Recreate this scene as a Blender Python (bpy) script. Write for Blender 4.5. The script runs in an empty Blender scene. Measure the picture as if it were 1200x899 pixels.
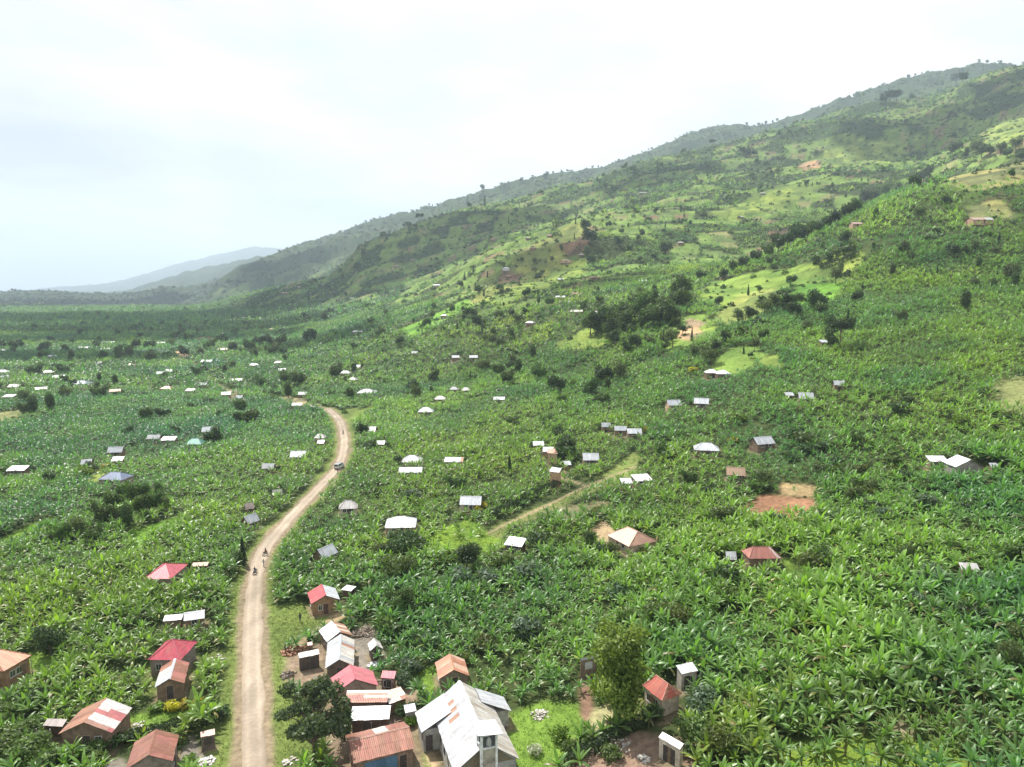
import bpy, math, random
import numpy as np
from math import sin, cos, tan, atan, pi, radians
rng = np.random.default_rng(7); random.seed(7)
scene = bpy.context.scene
COL = scene.collection
# ------------------------------------------------------------------ camera numbers
IW, IH, FPX = 1200.0, 899.0, 830.0
TH = radians(7.55); CT, ST = cos(TH), sin(TH); CAMZ = 60.0
def v_of(py): return np.tan(np.arctan((449.5-np.asarray(py, float))/FPX)-TH)
def u_of(px, py): return (np.asarray(px, float)-600.0)/FPX*(CT-v_of(py)*ST)
def proj(x, y, z):
    v = (z-CAMZ)/y; u = x/y; d = CT-v*ST
    return 600+FPX*u/d, 449.5-FPX*(ST+v*CT)/d
# ------------------------------------------------------------------ noise (numpy)
def _h(ix, iy, s):
    n = (ix.astype(np.int64)*374761393+iy.astype(np.int64)*668265263+s*1274126177) & 0xffffffff
    n = ((n ^ (n >> 13))*1274126177) & 0xffffffff
    n = ((n ^ (n >> 16))*2246822519) & 0xffffffff
    return ((n ^ (n >> 15)) & 0xffffff)/float(0xffffff)
def vnoise(x, y, s=0):
    x = np.asarray(x, float); y = np.asarray(y, float)
    ix = np.floor(x); iy = np.floor(y); fx = x-ix; fy = y-iy
    fx = fx*fx*fx*(fx*(fx*6-15)+10); fy = fy*fy*fy*(fy*(fy*6-15)+10)
    a = _h(ix, iy, s); b = _h(ix+1, iy, s); c = _h(ix, iy+1, s); d = _h(ix+1, iy+1, s)
    return (a*(1-fx)+b*fx)*(1-fy)+(c*(1-fx)+d*fx)*fy
def fbm(x, y, s=0, o=4):
    t = 0; a = .5; n = 0
    for i in range(o):
        t = t+a*vnoise(x*2**i+17.3*i, y*2**i-9.1*i, s+i); n += a; a *= .5
    return t/n
def cells(x, y, s=0):
    ix = np.floor(x); iy = np.floor(y)
    f1 = np.full(x.shape, 9.); f2 = f1.copy(); idv = np.zeros(x.shape)
    for dx in (-1, 0, 1):
        for dy in (-1, 0, 1):
            cx = ix+dx; cy = iy+dy
            px = cx+.15+.7*_h(cx, cy, s); py = cy+.15+.7*_h(cx, cy, s+5)
            d = (px-x)**2+(py-y)**2
            h = _h(cx, cy, s+11)
            near = d < f1
            f2 = np.where(near, f1, np.minimum(f2, d)); idv = np.where(near, h, idv); f1 = np.where(near, d, f1)
    return idv, np.sqrt(f2)-np.sqrt(f1)
def pchip(xk, yk, x):
    xk = np.asarray(xk, float); yk = np.asarray(yk, float)
    h = np.diff(xk); d = np.diff(yk)/h
    m = np.zeros_like(yk)
    w1 = 2*h[1:]+h[:-1]; w2 = h[1:]+2*h[:-1]
    ok = d[:-1]*d[1:] > 0
    with np.errstate(divide='ignore', invalid='ignore'):
        mm = (w1+w2)/(w1/d[:-1]+w2/d[1:])
    m[1:-1] = np.where(ok, mm, 0); m[0] = d[0]; m[-1] = d[-1]
    i = np.clip(np.searchsorted(xk, x)-1, 0, len(h)-1)
    t = (x-xk[i])/h[i]
    return ((1+2*t)*(1-t)**2*yk[i]+t*(1-t)**2*h[i]*m[i]+t*t*(3-2*t)*yk[i+1]+t*t*(t-1)*h[i]*m[i+1])
# ------------------------------------------------------------------ terrain: valley floor, spurs and ridges
# rows of relief from the foot of the slope to the far mountain; per row a list of (column, distance, height or skyline row)
COLS = [-300, 0, 150, 300, 450, 600, 750, 900, 1050, 1200, 1500]
Z = lambda Y, z: (Y, float(z))
P = lambda Y, p: (Y, CAMZ+Y*float(v_of(p)))
ROWS = [
 [Z(15,0)]*6+[Z(15,1), Z(15,2), Z(15,3), Z(15,4), Z(15,6)],
 [Z(115,0)]*5+[Z(113,1), Z(110,2.5), Z(107,4.5), Z(103,7), Z(100,10), Z(95,18)],
 [Z(186,0)]*5+[Z(182,1.5), Z(176,4), Z(166,7), Z(155,11), Z(145,15), Z(130,26)],
 [Z(453,0), Z(453,0), Z(453,0), Z(453,0), Z(430,3), Z(370,11), Z(310,19), Z(265,25), Z(235,29), Z(215,32), Z(180,50)],
 [Z(1300,0), Z(1300,0), Z(1200,0), P(820,398), P(640,385), P(560,360), P(480,350), P(420,345), P(360,345), P(330,345), P(280,320)],
 [Z(1800,0), Z(1800,0), Z(1700,2), P(1050,385), P(800,370), P(700,337), P(600,334), P(560,299), P(620,224), P(720,187), P(800,100)],
 [Z(2100,0), Z(2100,0), Z(2000,3), P(1200,379), P(900,364), P(790,327), P(700,322), P(690,313), P(780,262), P(850,206), P(950,120)],
 [Z(2300,0), Z(2300,0), Z(2150,4), P(1350,371), P(1000,358), P(1000,285), P(1100,246), P(1150,225), P(1150,214), P(1000,150), P(1200,90)],
 [Z(2500,0), Z(2500,0), Z(2300,5), P(1500,365), P(1120,356), P(1180,289), P(1260,240), P(1350,206), P(1450,182), P(1250,158), P(1400,92)],
 [Z(2700,4), Z(2700,4), P(2500,366), P(1750,343), P(1600,304), P(1750,241), P(1900,199), P(2000,162), P(2100,116), P(2100,77), P(2200,0)],
 [Z(3000,4), Z(3000,4), P(2900,364), P(2200,352), P(2100,325), P(2200,262), P(2400,222), P(2500,185), P(2550,140), P(2550,104), P(2700,40)],
 [P(4000,349), P(4000,349), P(3900,350), P(3500,310), P(3400,262), P(3300,219), P(3300,190), P(3200,151), P(3100,101), P(3000,84), P(3200,60)],
 [P(4800,352), P(4800,352), P(4800,352), P(4500,325), P(4400,290), P(4300,250), P(4300,220), P(4200,180), P(4100,140), P(4100,110), P(4200,90)],
 [P(5600,346), P(5600,345), P(6000,342), P(6000,306), P(6200,280), P(6200,262), Z(6200,640), Z(6200,640), Z(6200,640), Z(6200,640), Z(6200,640)],
 [Z(9000,0), Z(9000,0), Z(9000,10), Z(9000,200), Z(9000,300), Z(9000,500), Z(9000,600), Z(9000,600), Z(9000,600), Z(9000,600), Z(9000,600)],
 [Z(14000,30), P(14000,342), P(14000,325), P(14000,291), P(14000,285), P(14000,285), P(14000,285), P(14000,285), P(14000,285), P(14000,285), P(14000,285)],
 [Z(32000,0)]*11,
]
NU, NY = 780, 900
UMAX = 1.2
US = np.linspace(-UMAX, UMAX, NU)
LYS = np.linspace(math.log(30.), math.log(32000.), NY)
_uc = (np.array(COLS)-600.)/FPX*CT
_us = np.clip(US, _uc[0], _uc[-1])
_Y = np.array([pchip(_uc, [c[0] for c in r], _us) for r in ROWS])
_Zk = np.array([pchip(_uc, [c[1] for c in r], _us) for r in ROWS])
ZG = np.empty((NU, NY))
for i in range(NU):
    ZG[i] = pchip(np.log(_Y[:, i]), _Zk[:, i], LYS)
YG = np.exp(LYS)[None, :]*np.ones((NU, 1)); XG = US[:, None]*YG
_sm = np.clip((ZG-6)/70., 0, 1)*np.clip((YG-180)/500., 0, 1)
ZG += _sm*((fbm(XG/420., YG/210., 3, 3)-.5)*64*np.clip((YG-300)/1500., .1, 1.5)
           + (fbm(XG/230.+4, YG/75., 9, 3)-.5)*34*np.clip((YG-250)/1200., .12, 1.7)
           + (fbm(XG/70., YG/34., 21, 3)-.5)*8.0*np.clip(YG/1000., .4, 3))
_g = np.clip((YG-60)/200., 0, 1)
ZG += (fbm(XG/60., YG/60., 33, 3)-.5)*1.0*_g
ZG += np.clip((XG-25)/60., 0, 1)*np.clip(1-YG/900., 0, 1)*(fbm(XG/22., YG/22., 37, 3)-.5)*1.9
SKY2 = [(400,305),(428,285),(469,269),(495,259),(523,251),(553,242),(594,236),(622,227),(656,218),(699,211),(752,189),(809,178),(834,171),(870,163),(893,155),(949,142),(988,128),(1033,118),(1071,116),(1113,103),(1153,89),(1200,75)]
SKY3 = [(200,351),(241,334),(275,318),(307,302),(350,286),(400,272),(438,257),(502,243),(553,227),(594,215),(630,206),(671,201),(700,197),(727,188),(760,177),(785,166),(814,154),(842,147),(872,145),(890,149),(906,143),(940,133),(980,117),(1012,108),(1041,97),(1087,85),(1121,80),(1156,72),(1180,77),(1230,70)]
SKY5 = [(90,340),(140,329),(180,318),(200,311),(251,299),(302,288),(325,292),(400,290)]
SKY4 = [(140,344),(170,333),(200,324),(231,315),(302,301),(340,296)]
def _crest(row, lo, hi, cmin, sky=None, wid=.16, win=15):
    """bring a ridge back to its surveyed height after the gullies were cut"""
    yr = _Y[row][:, None]; tgt = (_Zk[row]-CAMZ)/_Y[row]
    b = np.exp(-(np.log(YG/yr)/wid)**2)
    if sky:
        su = np.array([u_of(*p) for p in sky]); sv = np.array([v_of(p[1]) for p in sky]); tgt = np.where((US < su[0]) | (US > su[-1]), tgt, np.interp(US, su, sv))
    m = np.abs(np.log(YG/yr)) < wid*.9
    d = np.where(m, (ZG-CAMZ)/YG, -9).max(1)-tgt
    k = np.ones(win)/win; d = np.convolve(np.pad(d, win//2, mode='edge'), k, 'valid')
    w = np.clip((US-_uc[0]-(cmin+300)/FPX*CT)/.12, 0, 1)
    ZG[:] -= (d*w)[:, None]*YG*b
_lo = np.clip((-.18-US)/.15, 0, 1)[:, None]*np.clip((YG-2900)/700., 0, 1)*np.clip((9000-YG)/3000., 0, 1)
ZG += _lo*(125*(fbm(XG/620., YG/520., 203, 4)-.42)+10*(fbm(XG/130., YG/130., 207, 3)-.5))
for _ in range(3):
    _crest(5, 0, 0, 820); _crest(9, 0, 0, 330, SKY2); _crest(11, 0, 0, 190, SKY3); _crest(13, 0, 0, 100, SKY4); _crest(15, 0, 0, 60, SKY5)
def zat(x, y):
    x = np.asarray(x, float); y = np.asarray(y, float)
    fu = np.clip((x/y+UMAX)/(2*UMAX)*(NU-1), 0, NU-1.001); fy = np.clip((np.log(y)-LYS[0])/(LYS[-1]-LYS[0])*(NY-1), 0, NY-1.001)
    i = fu.astype(int); j = fy.astype(int); a = fu-i; b = fy-j
    return (ZG[i, j]*(1-a)+ZG[i+1, j]*a)*(1-b)+(ZG[i, j+1]*(1-a)+ZG[i+1, j+1]*a)*b
_YF = np.exp(np.linspace(math.log(32.), math.log(31000.), 5000))
def at(px, py, h=0.0):
    """where the ground (raised by h) is met along a sight line: world x, y, z of the ground there"""
    v = float(v_of(py)); u = float(u_of(px, py))
    z = zat(u*_YF, _YF)+h
    k = np.nonzero(CAMZ+v*_YF <= z)[0]
    j = k[0] if len(k) else len(_YF)-1
    y0, y1 = _YF[max(j-1, 0)], _YF[j]
    for _ in range(18):
        m = .5*(y0+y1)
        if CAMZ+v*m <= float(zat(u*m, m))+h: y1 = m
        else: y0 = m
    return u*y1, y1, float(zat(u*y1, y1))
def at_plane(px, py, z):
    v = float(v_of(py)); u = float(u_of(px, py)); y = (z-CAMZ)/v
    return u*y, y
# which grid points can be seen (with a margin), to leave out what hills hide
_VG = (ZG+3-CAMZ)/YG
_VM = np.maximum.accumulate(_VG, axis=1)
HID = np.clip(_VM-_VG, 0, 1)
def hidden(x, y, m=.008):
    fu = np.clip((x/y+UMAX)/(2*UMAX)*(NU-1), 0, NU-1).astype(int); fy = np.clip((np.log(y)-LYS[0])/(LYS[-1]-LYS[0])*(NY-1), 0, NY-1).astype(int)
    return HID[fu, fy] > m
# ------------------------------------------------------------------ object helpers
def setp(o, label=None, cat=None, group=None, kind=None):
    if label: o['label'] = label
    if cat: o['category'] = cat
    if group: o['group'] = group
    if kind: o['kind'] = kind
    return o
def mesh_np(name, V, Q, mats=(), col=None, mi=None, smooth=False, byte=False):
    """V (n,3), Q (m,4) or (m,3)"""
    me = bpy.data.meshes.new(name)
    V = np.ascontiguousarray(V, np.float32); Q = np.ascontiguousarray(Q, np.int32)
    m, k = Q.shape
    me.vertices.add(len(V)); me.vertices.foreach_set('co', V.ravel())
    me.loops.add(m*k); me.loops.foreach_set('vertex_index', Q.ravel())
    me.polygons.add(m); me.polygons.foreach_set('loop_start', np.arange(0, m*k, k, dtype=np.int32))
    for mt in mats: me.materials.append(mt)
    if mi is not None: me.polygons.foreach_set('material_index', np.ascontiguousarray(mi, np.int32))
    if smooth: me.polygons.foreach_set('use_smooth', np.ones(m, bool))
    me.update(calc_edges=True)
    if col is not None:
        at_ = me.color_attributes.new('Col', 'BYTE_COLOR' if byte else 'FLOAT_COLOR', 'POINT')
        c4 = np.ones((len(V), 4), np.float32); c4[:, :3] = col
        at_.data.foreach_set('color', c4.ravel())
    return me
def link(name, data, parent=None, loc=None, rz=0.0, scale=None):
    o = bpy.data.objects.new(name, data); COL.objects.link(o)
    if parent is not None: o.parent = parent
    if loc is not None: o.location = loc
    if rz: o.rotation_euler = (0, 0, rz)
    if scale is not None: o.scale = scale if hasattr(scale, '__len__') else (scale,)*3
    return o
def empty(name, loc, rz=0.0, scale=None):
    o = link(name, None, None, loc, rz, scale); o.empty_display_size = .3; return o
def copy_tree(o, parent=None):
    c = o.copy(); COL.objects.link(c)
    if parent is not None: c.parent = parent
    for ch in KIDS.get(o.name, ()): copy_tree(ch, c)
    return c
KIDS = {}
class MB:
    """collects boxes, tubes and free faces into one mesh"""
    def __init__(s): s.v = []; s.f = []; s.c = []; s.m = []; s.n = 0
    def add(s, vs, fs, c=(1, 1, 1), m=0):
        s.v += [tuple(p) for p in vs]; s.f += [tuple(i+s.n for i in f) for f in fs]; s.m += [m]*len(fs)
        s.c += [tuple(c)]*len(vs); s.n += len(vs)
    def box(s, x0, x1, y0, y1, z0, z1, c=(1, 1, 1), m=0):
        s.add([(x0,y0,z0),(x1,y0,z0),(x1,y1,z0),(x0,y1,z0),(x0,y0,z1),(x1,y0,z1),(x1,y1,z1),(x0,y1,z1)],
              [(0,3,2,1),(4,5,6,7),(0,1,5,4),(1,2,6,5),(2,3,7,6),(3,0,4,7)], c, m)
    def tube(s, pts, rad, n=6, c=(1, 1, 1), m=0):
        base = []
        P_ = [np.array(p, float) for p in pts]
        for k, p in enumerate(P_):
            d = P_[min(k+1, len(P_)-1)]-P_[max(k-1, 0)]; d /= max(np.linalg.norm(d), 1e-6)
            a = np.cross(d, (0.31, .2, 1) if abs(d[2]) < .9 else (1, .1, 0)); a /= np.linalg.norm(a); b = np.cross(d, a)
            r = rad[k] if hasattr(rad, '__len__') else rad
            base += [tuple(p+r*(cos(2*pi*i/n)*a+sin(2*pi*i/n)*b)) for i in range(n)]
        fs = [(k*n+i, k*n+(i+1) % n, (k+1)*n+(i+1) % n, (k+1)*n+i) for k in range(len(P_)-1) for i in range(n)]
        fs += [tuple(range(n-1, -1, -1)), tuple((len(P_)-1)*n+i for i in range(n))]
        s.add(base, fs, c, m)
    def mesh(s, name, mats, smooth=False):
        me = bpy.data.meshes.new(name); me.from_pydata(s.v, [], s.f)
        for mt in (mats if isinstance(mats, (list, tuple)) else [mats]): me.materials.append(mt)
        me.polygons.foreach_set('material_index', s.m)
        if smooth: me.polygons.foreach_set('use_smooth', [True]*len(s.f))
        ca = me.color_attributes.new('Col', 'FLOAT_COLOR', 'POINT')
        c4 = np.ones((len(s.v), 4), np.float32); c4[:, :3] = np.array(s.c)
        ca.data.foreach_set('color', c4.ravel()); me.update(); return me
    def build(s, name, mats, parent=None, loc=None, rz=0.0, smooth=False):
        return link(name, s.mesh(name, mats, smooth), parent, loc, rz)
# ------------------------------------------------------------------ materials
def newmat(name):
    m = bpy.data.materials.new(name); m.use_nodes = True; nt = m.node_tree; nt.nodes.clear()
    return m, nt, (lambda t, **k: _node(nt, t, **k)), (lambda a, b: nt.links.new(a, b))
def _node(nt, t, **k):
    n = nt.nodes.new(t)
    for a, b in k.items():
        if a.startswith('i_'): n.inputs[a[2:].replace('_', ' ')].default_value = b
        else: setattr(n, a, b)
    return n
def mixc(N, L, mode, fac, a, b):
    n = N('ShaderNodeMix', data_type='RGBA', blend_type=mode)
    for sock, val in ((n.inputs[0], fac), (n.inputs[6], a), (n.inputs[7], b)):
        if hasattr(val, 'links') or hasattr(val, 'is_output'): L(val, sock)
        else: sock.default_value = val if not isinstance(val, tuple) or len(val) == 4 else (*val, 1)
    return n.outputs[2]
def ramp(N, L, src, stops):
    r = N('ShaderNodeValToRGB'); e = r.color_ramp.elements
    while len(e) < len(stops): e.new(.5)
    for k, (p, c) in enumerate(stops): e[k].position = p; e[k].color = (*c, 1) if len(c) == 3 else c
    L(src, r.inputs[0]); return r.outputs[0]
def leaf_mat(name, rough=.5, trans=.3, spec=.35, tint=(1.22, 1.32, .6)):
    m, nt, N, L = newmat(name)
    a = N('ShaderNodeAttribute', attribute_name='Col')
    oi = N('ShaderNodeObjectInfo')
    hv = N('ShaderNodeHueSaturation')
    mr = N('ShaderNodeMapRange', i_To_Min=.85, i_To_Max=1.18); L(oi.outputs['Random'], mr.inputs[0]); L(mr.outputs[0], hv.inputs['Value'])
    mr2 = N('ShaderNodeMapRange', i_To_Min=.485, i_To_Max=.51); L(oi.outputs['Random'], mr2.inputs[0]); L(mr2.outputs[0], hv.inputs['Hue'])
    L(a.outputs['Color'], hv.inputs['Color'])
    p = N('ShaderNodeBsdfPrincipled', i_Roughness=rough); p.inputs['Specular IOR Level'].default_value = spec
    L(hv.outputs[0], p.inputs['Base Color'])
    t = N('ShaderNodeBsdfTranslucent'); L(mixc(N, L, 'MULTIPLY', 1.0, hv.outputs[0], tint), t.inputs[0])
    x = N('ShaderNodeMixShader', i_Fac=trans); L(p.outputs[0], x.inputs[1]); L(t.outputs[0], x.inputs[2])
    o = N('ShaderNodeOutputMaterial'); L(x.outputs[0], o.inputs[0]); return m
def attr_mat(name, rough=.9, nscale=3., namt=.35, bump=.3, spec=.2, fine=None, metallic=0.):
    """base colour from the mesh's own colour attribute with dirt and grain on top"""
    m, nt, N, L = newmat(name)
    a = N('ShaderNodeAttribute', attribute_name='Col')
    tc = N('ShaderNodeTexCoord')
    n = N('ShaderNodeTexNoise', i_Scale=nscale, i_Detail=6., i_Roughness=.65); L(tc.outputs['Object'], n.inputs['Vector'])
    r = ramp(N, L, n.outputs[0], [(.3, (1-namt,)*3), (.7, (1+namt,)*3)])
    c = mixc(N, L, 'MULTIPLY', 1.0, a.outputs['Color'], r)
    p = N('ShaderNodeBsdfPrincipled', i_Roughness=rough, i_Metallic=metallic); p.inputs['Specular IOR Level'].default_value = spec
    L(c, p.inputs['Base Color'])
    if bump:
        b = N('ShaderNodeBump', i_Strength=bump, i_Distance=.1); L(n.outputs[0], b.inputs['Height']); L(b.outputs[0], p.inputs['Normal'])
    o = N('ShaderNodeOutputMaterial'); L(p.outputs[0], o.inputs[0]); return m
M_BAN = leaf_mat('banana_leaf', .38, .40, .48)
M_TREE = leaf_mat('tree_leaf', .5, .34, .35)
M_BARK = attr_mat('bark', .9, 2., .4, .5)
M_STEM = attr_mat('banana_stem', .7, 4., .4, .2)
# ------------------------------------------------------------------ land cover, in plan
LAWN=(.125,.205,.036); VERGE=(.125,.165,.045); SOIL=(.23,.17,.125); RED=(.27,.145,.09); SAND=(.36,.27,.17); GREY=(.21,.185,.16)
FLD=(.155,.24,.052); VIV=(.135,.27,.042); TAN=(.20,.205,.085); YLG=(.16,.22,.05); BRN=(.17,.115,.075); DKS=(.13,.09,.07)
AREAS = [  # outline traced on the photograph and dropped onto the ground, colour, soft edge in metres, plants kept
 ([(592,852),(602,835),(640,822),(682,824),(684,850),(662,885),(650,910),(650,950),(606,950),(606,905),(590,872)], LAWN, 1.2, 0),
 ([(474,915),(488,868),(508,862),(524,915)], LAWN, .8, 0),
 ([(478,802),(484,786),(515,780),(520,800),(500,812)], LAWN, 1, 0),
 ([(312,765),(316,730),(330,709),(350,706),(372,716),(400,712),(404,722),(345,757),(325,775)], VERGE, 1.2, 0),
 ([(308,765),(330,765),(345,805),(350,840),(375,899),(375,915),(312,915)], VERGE, 1.2, 0),
 ([(338,772),(375,750),(388,760),(390,818),(372,822),(350,815),(332,800)], SOIL, 1.0, 0),
 ([(398,714),(405,722),(352,760),(338,768),(335,762)], SAND, .8, 0),
 ([(412,740),(430,730),(446,738),(450,772),(425,792),(412,780)], GREY, 1.0, 0),
 ([(385,800),(480,795),(490,850),(492,905),(505,950),(395,950),(380,860)], SOIL, 1.0, 0),
 ([(486,852),(500,840),(520,870),(530,905),(512,905)], SAND, .7, 0),
 ([(122,852),(160,838),(245,820),(266,828),(264,842),(200,850),(150,862)], LAWN, 1, 0),
 ([(228,778),(240,765),(279,756),(279,776),(240,786)], VERGE, 1, 0),
 ([(236,905),(246,868),(279,845),(281,905)], VERGE, 1, 0),
 ([(206,905),(214,860),(236,858),(240,905)], GREY, .8, 0),
 ([(20,772),(36,765),(62,768),(56,790),(30,806),(-10,818),(-10,800)], LAWN, 1.2, 0),
 ([(100,905),(140,890),(150,905)], GREY, 1, 0),
 ([(160,782),(222,772),(222,790),(190,815),(172,812)], VERGE, 1, .15),
 ([(676,795),(694,788),(697,815),(697,842),(690,850),(680,838)], (.2,.125,.09), .8, 0),
 ([(695,830),(722,822),(716,845),(700,858),(690,850)], (.3,.28,.15), .8, 0),
 ([(728,835),(752,818),(776,824),(778,838),(732,852)], (.19,.21,.07), .8, 0),
 ([(655,910),(690,888),(745,862),(800,866),(815,905),(815,950),(655,950)], (.2,.14,.105), 1.2, .03),
 ([(118,852),(150,860),(262,842),(262,868),(212,858),(150,872),(108,884)], VERGE, 1., .2),
 ([(130,905),(206,900),(206,950),(120,950)], GREY, 1., .25),
 ([(868,596),(892,578),(950,584),(955,592),(948,610),(905,614),(880,610)], RED, 1.5, 0),
 ([(910,572),(920,568),(960,569),(958,583),(915,580)], (.3,.22,.12), 1.2, 0),
 ([(690,622),(703,608),(716,612),(716,642),(700,645)], SAND, 1, 0),
 ([(914,655),(930,651),(948,685),(930,690),(915,676)], LAWN, 1.2, 0),
 ([(500,645),(513,625),(550,607),(572,620),(592,640),(545,662)], (.15,.235,.035), 1.5, .08),
 ([(446,630),(482,618),(482,634),(452,642)], (.17,.24,.04), 1.2, 0),
 ([(566,628),(576,617),(660,582),(712,559),(745,551),(750,557),(700,576),(640,601),(600,618),(585,630)], (.15,.175,.06), 1.2, .0),
 ([(640,600),(700,582),(715,590),(700,612),(668,618)], (.15,.14,.075), 2, .3),
 ([(700,560),(740,530),(756,536),(735,556)], (.16,.2,.06), 1.5, .1),
 ([(815,352),(832,330),(905,318),(962,306),(988,316),(958,332),(900,345),(850,364)], FLD, 3, .03),
 ([(836,372),(866,346),(905,338),(922,346),(884,374),(855,382)], (.19,.235,.07), 3, 0),
 ([(916,348),(938,334),(988,331),(978,352),(940,361)], VIV, 2, 0),
 ([(765,402),(798,371),(826,368),(842,392),(812,408),(785,414)], FLD, 3, .02),
 ([(792,396),(806,374),(824,378),(818,402)], (.3,.22,.14), 3, 0),
 ([(832,430),(845,413),(875,404),(893,410),(887,432),(850,442)], FLD, 2.5, 0),
 ([(884,424),(915,414),(924,430),(892,434)], YLG, 2, 0),
 ([(930,322),(985,294),(1012,297),(1002,327),(985,331)], YLG, 3, .1),
 ([(1146,458),(1170,446),(1230,436),(1230,498),(1165,478)], (.17,.19,.075), 4, .06),
 ([(1105,217),(1150,200),(1230,188),(1230,208),(1140,224)], TAN, 4, 0),
 ([(1128,242),(1174,235),(1186,254),(1134,260)], (.19,.2,.08), 3, 0),
 ([(1152,158),(1230,128),(1230,166),(1158,172)], (.18,.24,.065), 6, 0),
 ([(538,342),(598,310),(640,280),(668,262),(692,260),(682,288),(622,334),(560,352)], (.19,.22,.065), 6, .04),
 ([(556,352),(590,345),(640,322),(668,300),(690,296),(690,310),(640,340),(590,362)], YLG, 5, .05),
 ([(468,386),(545,351),(556,358),(482,398)], VIV, 4, .03),
 ([(646,404),(690,384),(722,394),(705,406),(660,412)], YLG, 3, .12),
 ([(652,288),(690,271),(692,291),(664,302)], BRN, 4, 0),
 ([(590,318),(612,322),(600,336),(582,330)], BRN, 4, 0),
 ([(830,250),(900,222),(960,215),(930,240),(860,262)], YLG, 6, .1),
 ([(955,182),(1010,160),(1060,170),(1050,190),(980,200)], (.16,.22,.06), 8, .05),
 ([(900,272),(930,268),(928,282),(902,284)], BRN, 4, 0),
 ([(936,192),(962,188),(962,198),(940,200)], (.3,.2,.13), 4, 0),
 ([(-10,635),(38,614),(78,603),(72,616),(0,652)], (.15,.25,.04), 2, .02),
 ([(148,627),(205,604),(218,611),(162,642)], (.13,.24,.035), 2, .05),
 ([(-10,486),(22,480),(34,486),(0,498)], TAN, 3, 0),
 ([(95,564),(120,548),(122,562),(100,570)], (.2,.25,.06), 1.5, 0),
 ([(258,456),(276,456),(288,469),(270,470)], (.24,.19,.12), 3, .1),
 ([(198,411),(215,412),(228,420),(205,416)], (.3,.22,.15), 4, .02),
 ([(318,466),(340,464),(372,474),(352,478)], (.24,.21,.12), 2, .1),
 ([(392,482),(420,478),(425,492),(405,500)], VERGE, 2, .02),
 ([(410,485),(440,470),(455,462),(450,474),(420,494)], YLG, 2, .05),
 ([(930,870),(1010,850),(1120,872),(1160,905),(920,905)], (.15,.22,.035), 3, .45),
 ([(1035,852),(1060,846),(1075,862),(1045,866)], (.24,.2,.13), 2, .3),
 ([(520,915),(560,905),(585,915),(590,950),(500,950)], (.19,.17,.1), 1, 0),
 ([(380,690),(395,682),(404,690),(396,700)], VERGE, 1, .2),
]
def world_poly(pts): return np.array([at(*p)[:2] for p in pts])
AREAS_W = [(world_poly(a), np.array(c), s, k) for a, c, s, k in AREAS]
def poly_sd(P_, x, y):
    """signed distance (inside positive) from points to a closed outline"""
    d2 = np.full(x.shape, 1e12); ins = np.zeros(x.shape, bool)
    n = len(P_)
    for i in range(n):
        ax, ay = P_[i]; bx, by = P_[(i+1) % n]
        ex, ey = bx-ax, by-ay; wx, wy = x-ax, y-ay
        t = np.clip((wx*ex+wy*ey)/(ex*ex+ey*ey+1e-9), 0, 1)
        d2 = np.minimum(d2, (wx-ex*t)**2+(wy-ey*t)**2)
        cr = ((ay > y) != (by > y)) & (x < (bx-ax)*(y-ay)/(by-ay+1e-12)+ax)
        ins ^= cr
    return np.where(ins, 1, -1)*np.sqrt(d2)
def line_d(L_, x, y):
    d2 = np.full(x.shape, 1e12)
    for (ax, ay), (bx, by) in zip(L_[:-1], L_[1:]):
        ex, ey = bx-ax, by-ay; t = np.clip(((x-ax)*ex+(y-ay)*ey)/(ex*ex+ey*ey+1e-9), 0, 1)
        d2 = np.minimum(d2, (x-ax-ex*t)**2+(y-ay-ey*t)**2)
    return np.sqrt(d2)
def smooth_line(pts, n=12):
    p = np.array(pts, float); out = []
    for i in range(len(p)-1):
        a = p[max(i-1, 0)]; b = p[i]; c = p[i+1]; d = p[min(i+2, len(p)-1)]
        for t in np.linspace(0, 1, n, endpoint=False):
            out.append(.5*((2*b)+(c-a)*t+(2*a-5*b+4*c-d)*t*t+(-a+3*b-3*c+d)*t**3))
    return np.array(out+[p[-1]])
_rp = [at(*p)[:2] for p in [(298,899),(297,850),(296.5,800),(296,750),(297,705),(301,668),(311,643),(331,617),(355,591),(379,566),(396,547),(403,525),(402,505),(396,490),(384,479)]]
_d0 = np.array(_rp[0])-np.array(_rp[1])
_rp = [tuple(np.array(_rp[0])+_d0*3)]+_rp
ROAD = smooth_line(_rp, 10)
LANE = smooth_line([at(*p)[:2] for p in [(572,625),(600,611),(640,593),(680,573),(712,560),(745,547)]], 6)
TRACKS = [smooth_line([at(*p)[:2] for p in L_], 5) for L_ in (
   [(384,479),(365,474),(345,470),(320,464),(285,460),(262,455),(235,432),(205,415)], [(640,548),(660,560),(690,570),(700,570)])]
FOOT = []      # house footprints (x, y, yaw, half length, half width), filled by the house list
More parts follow.
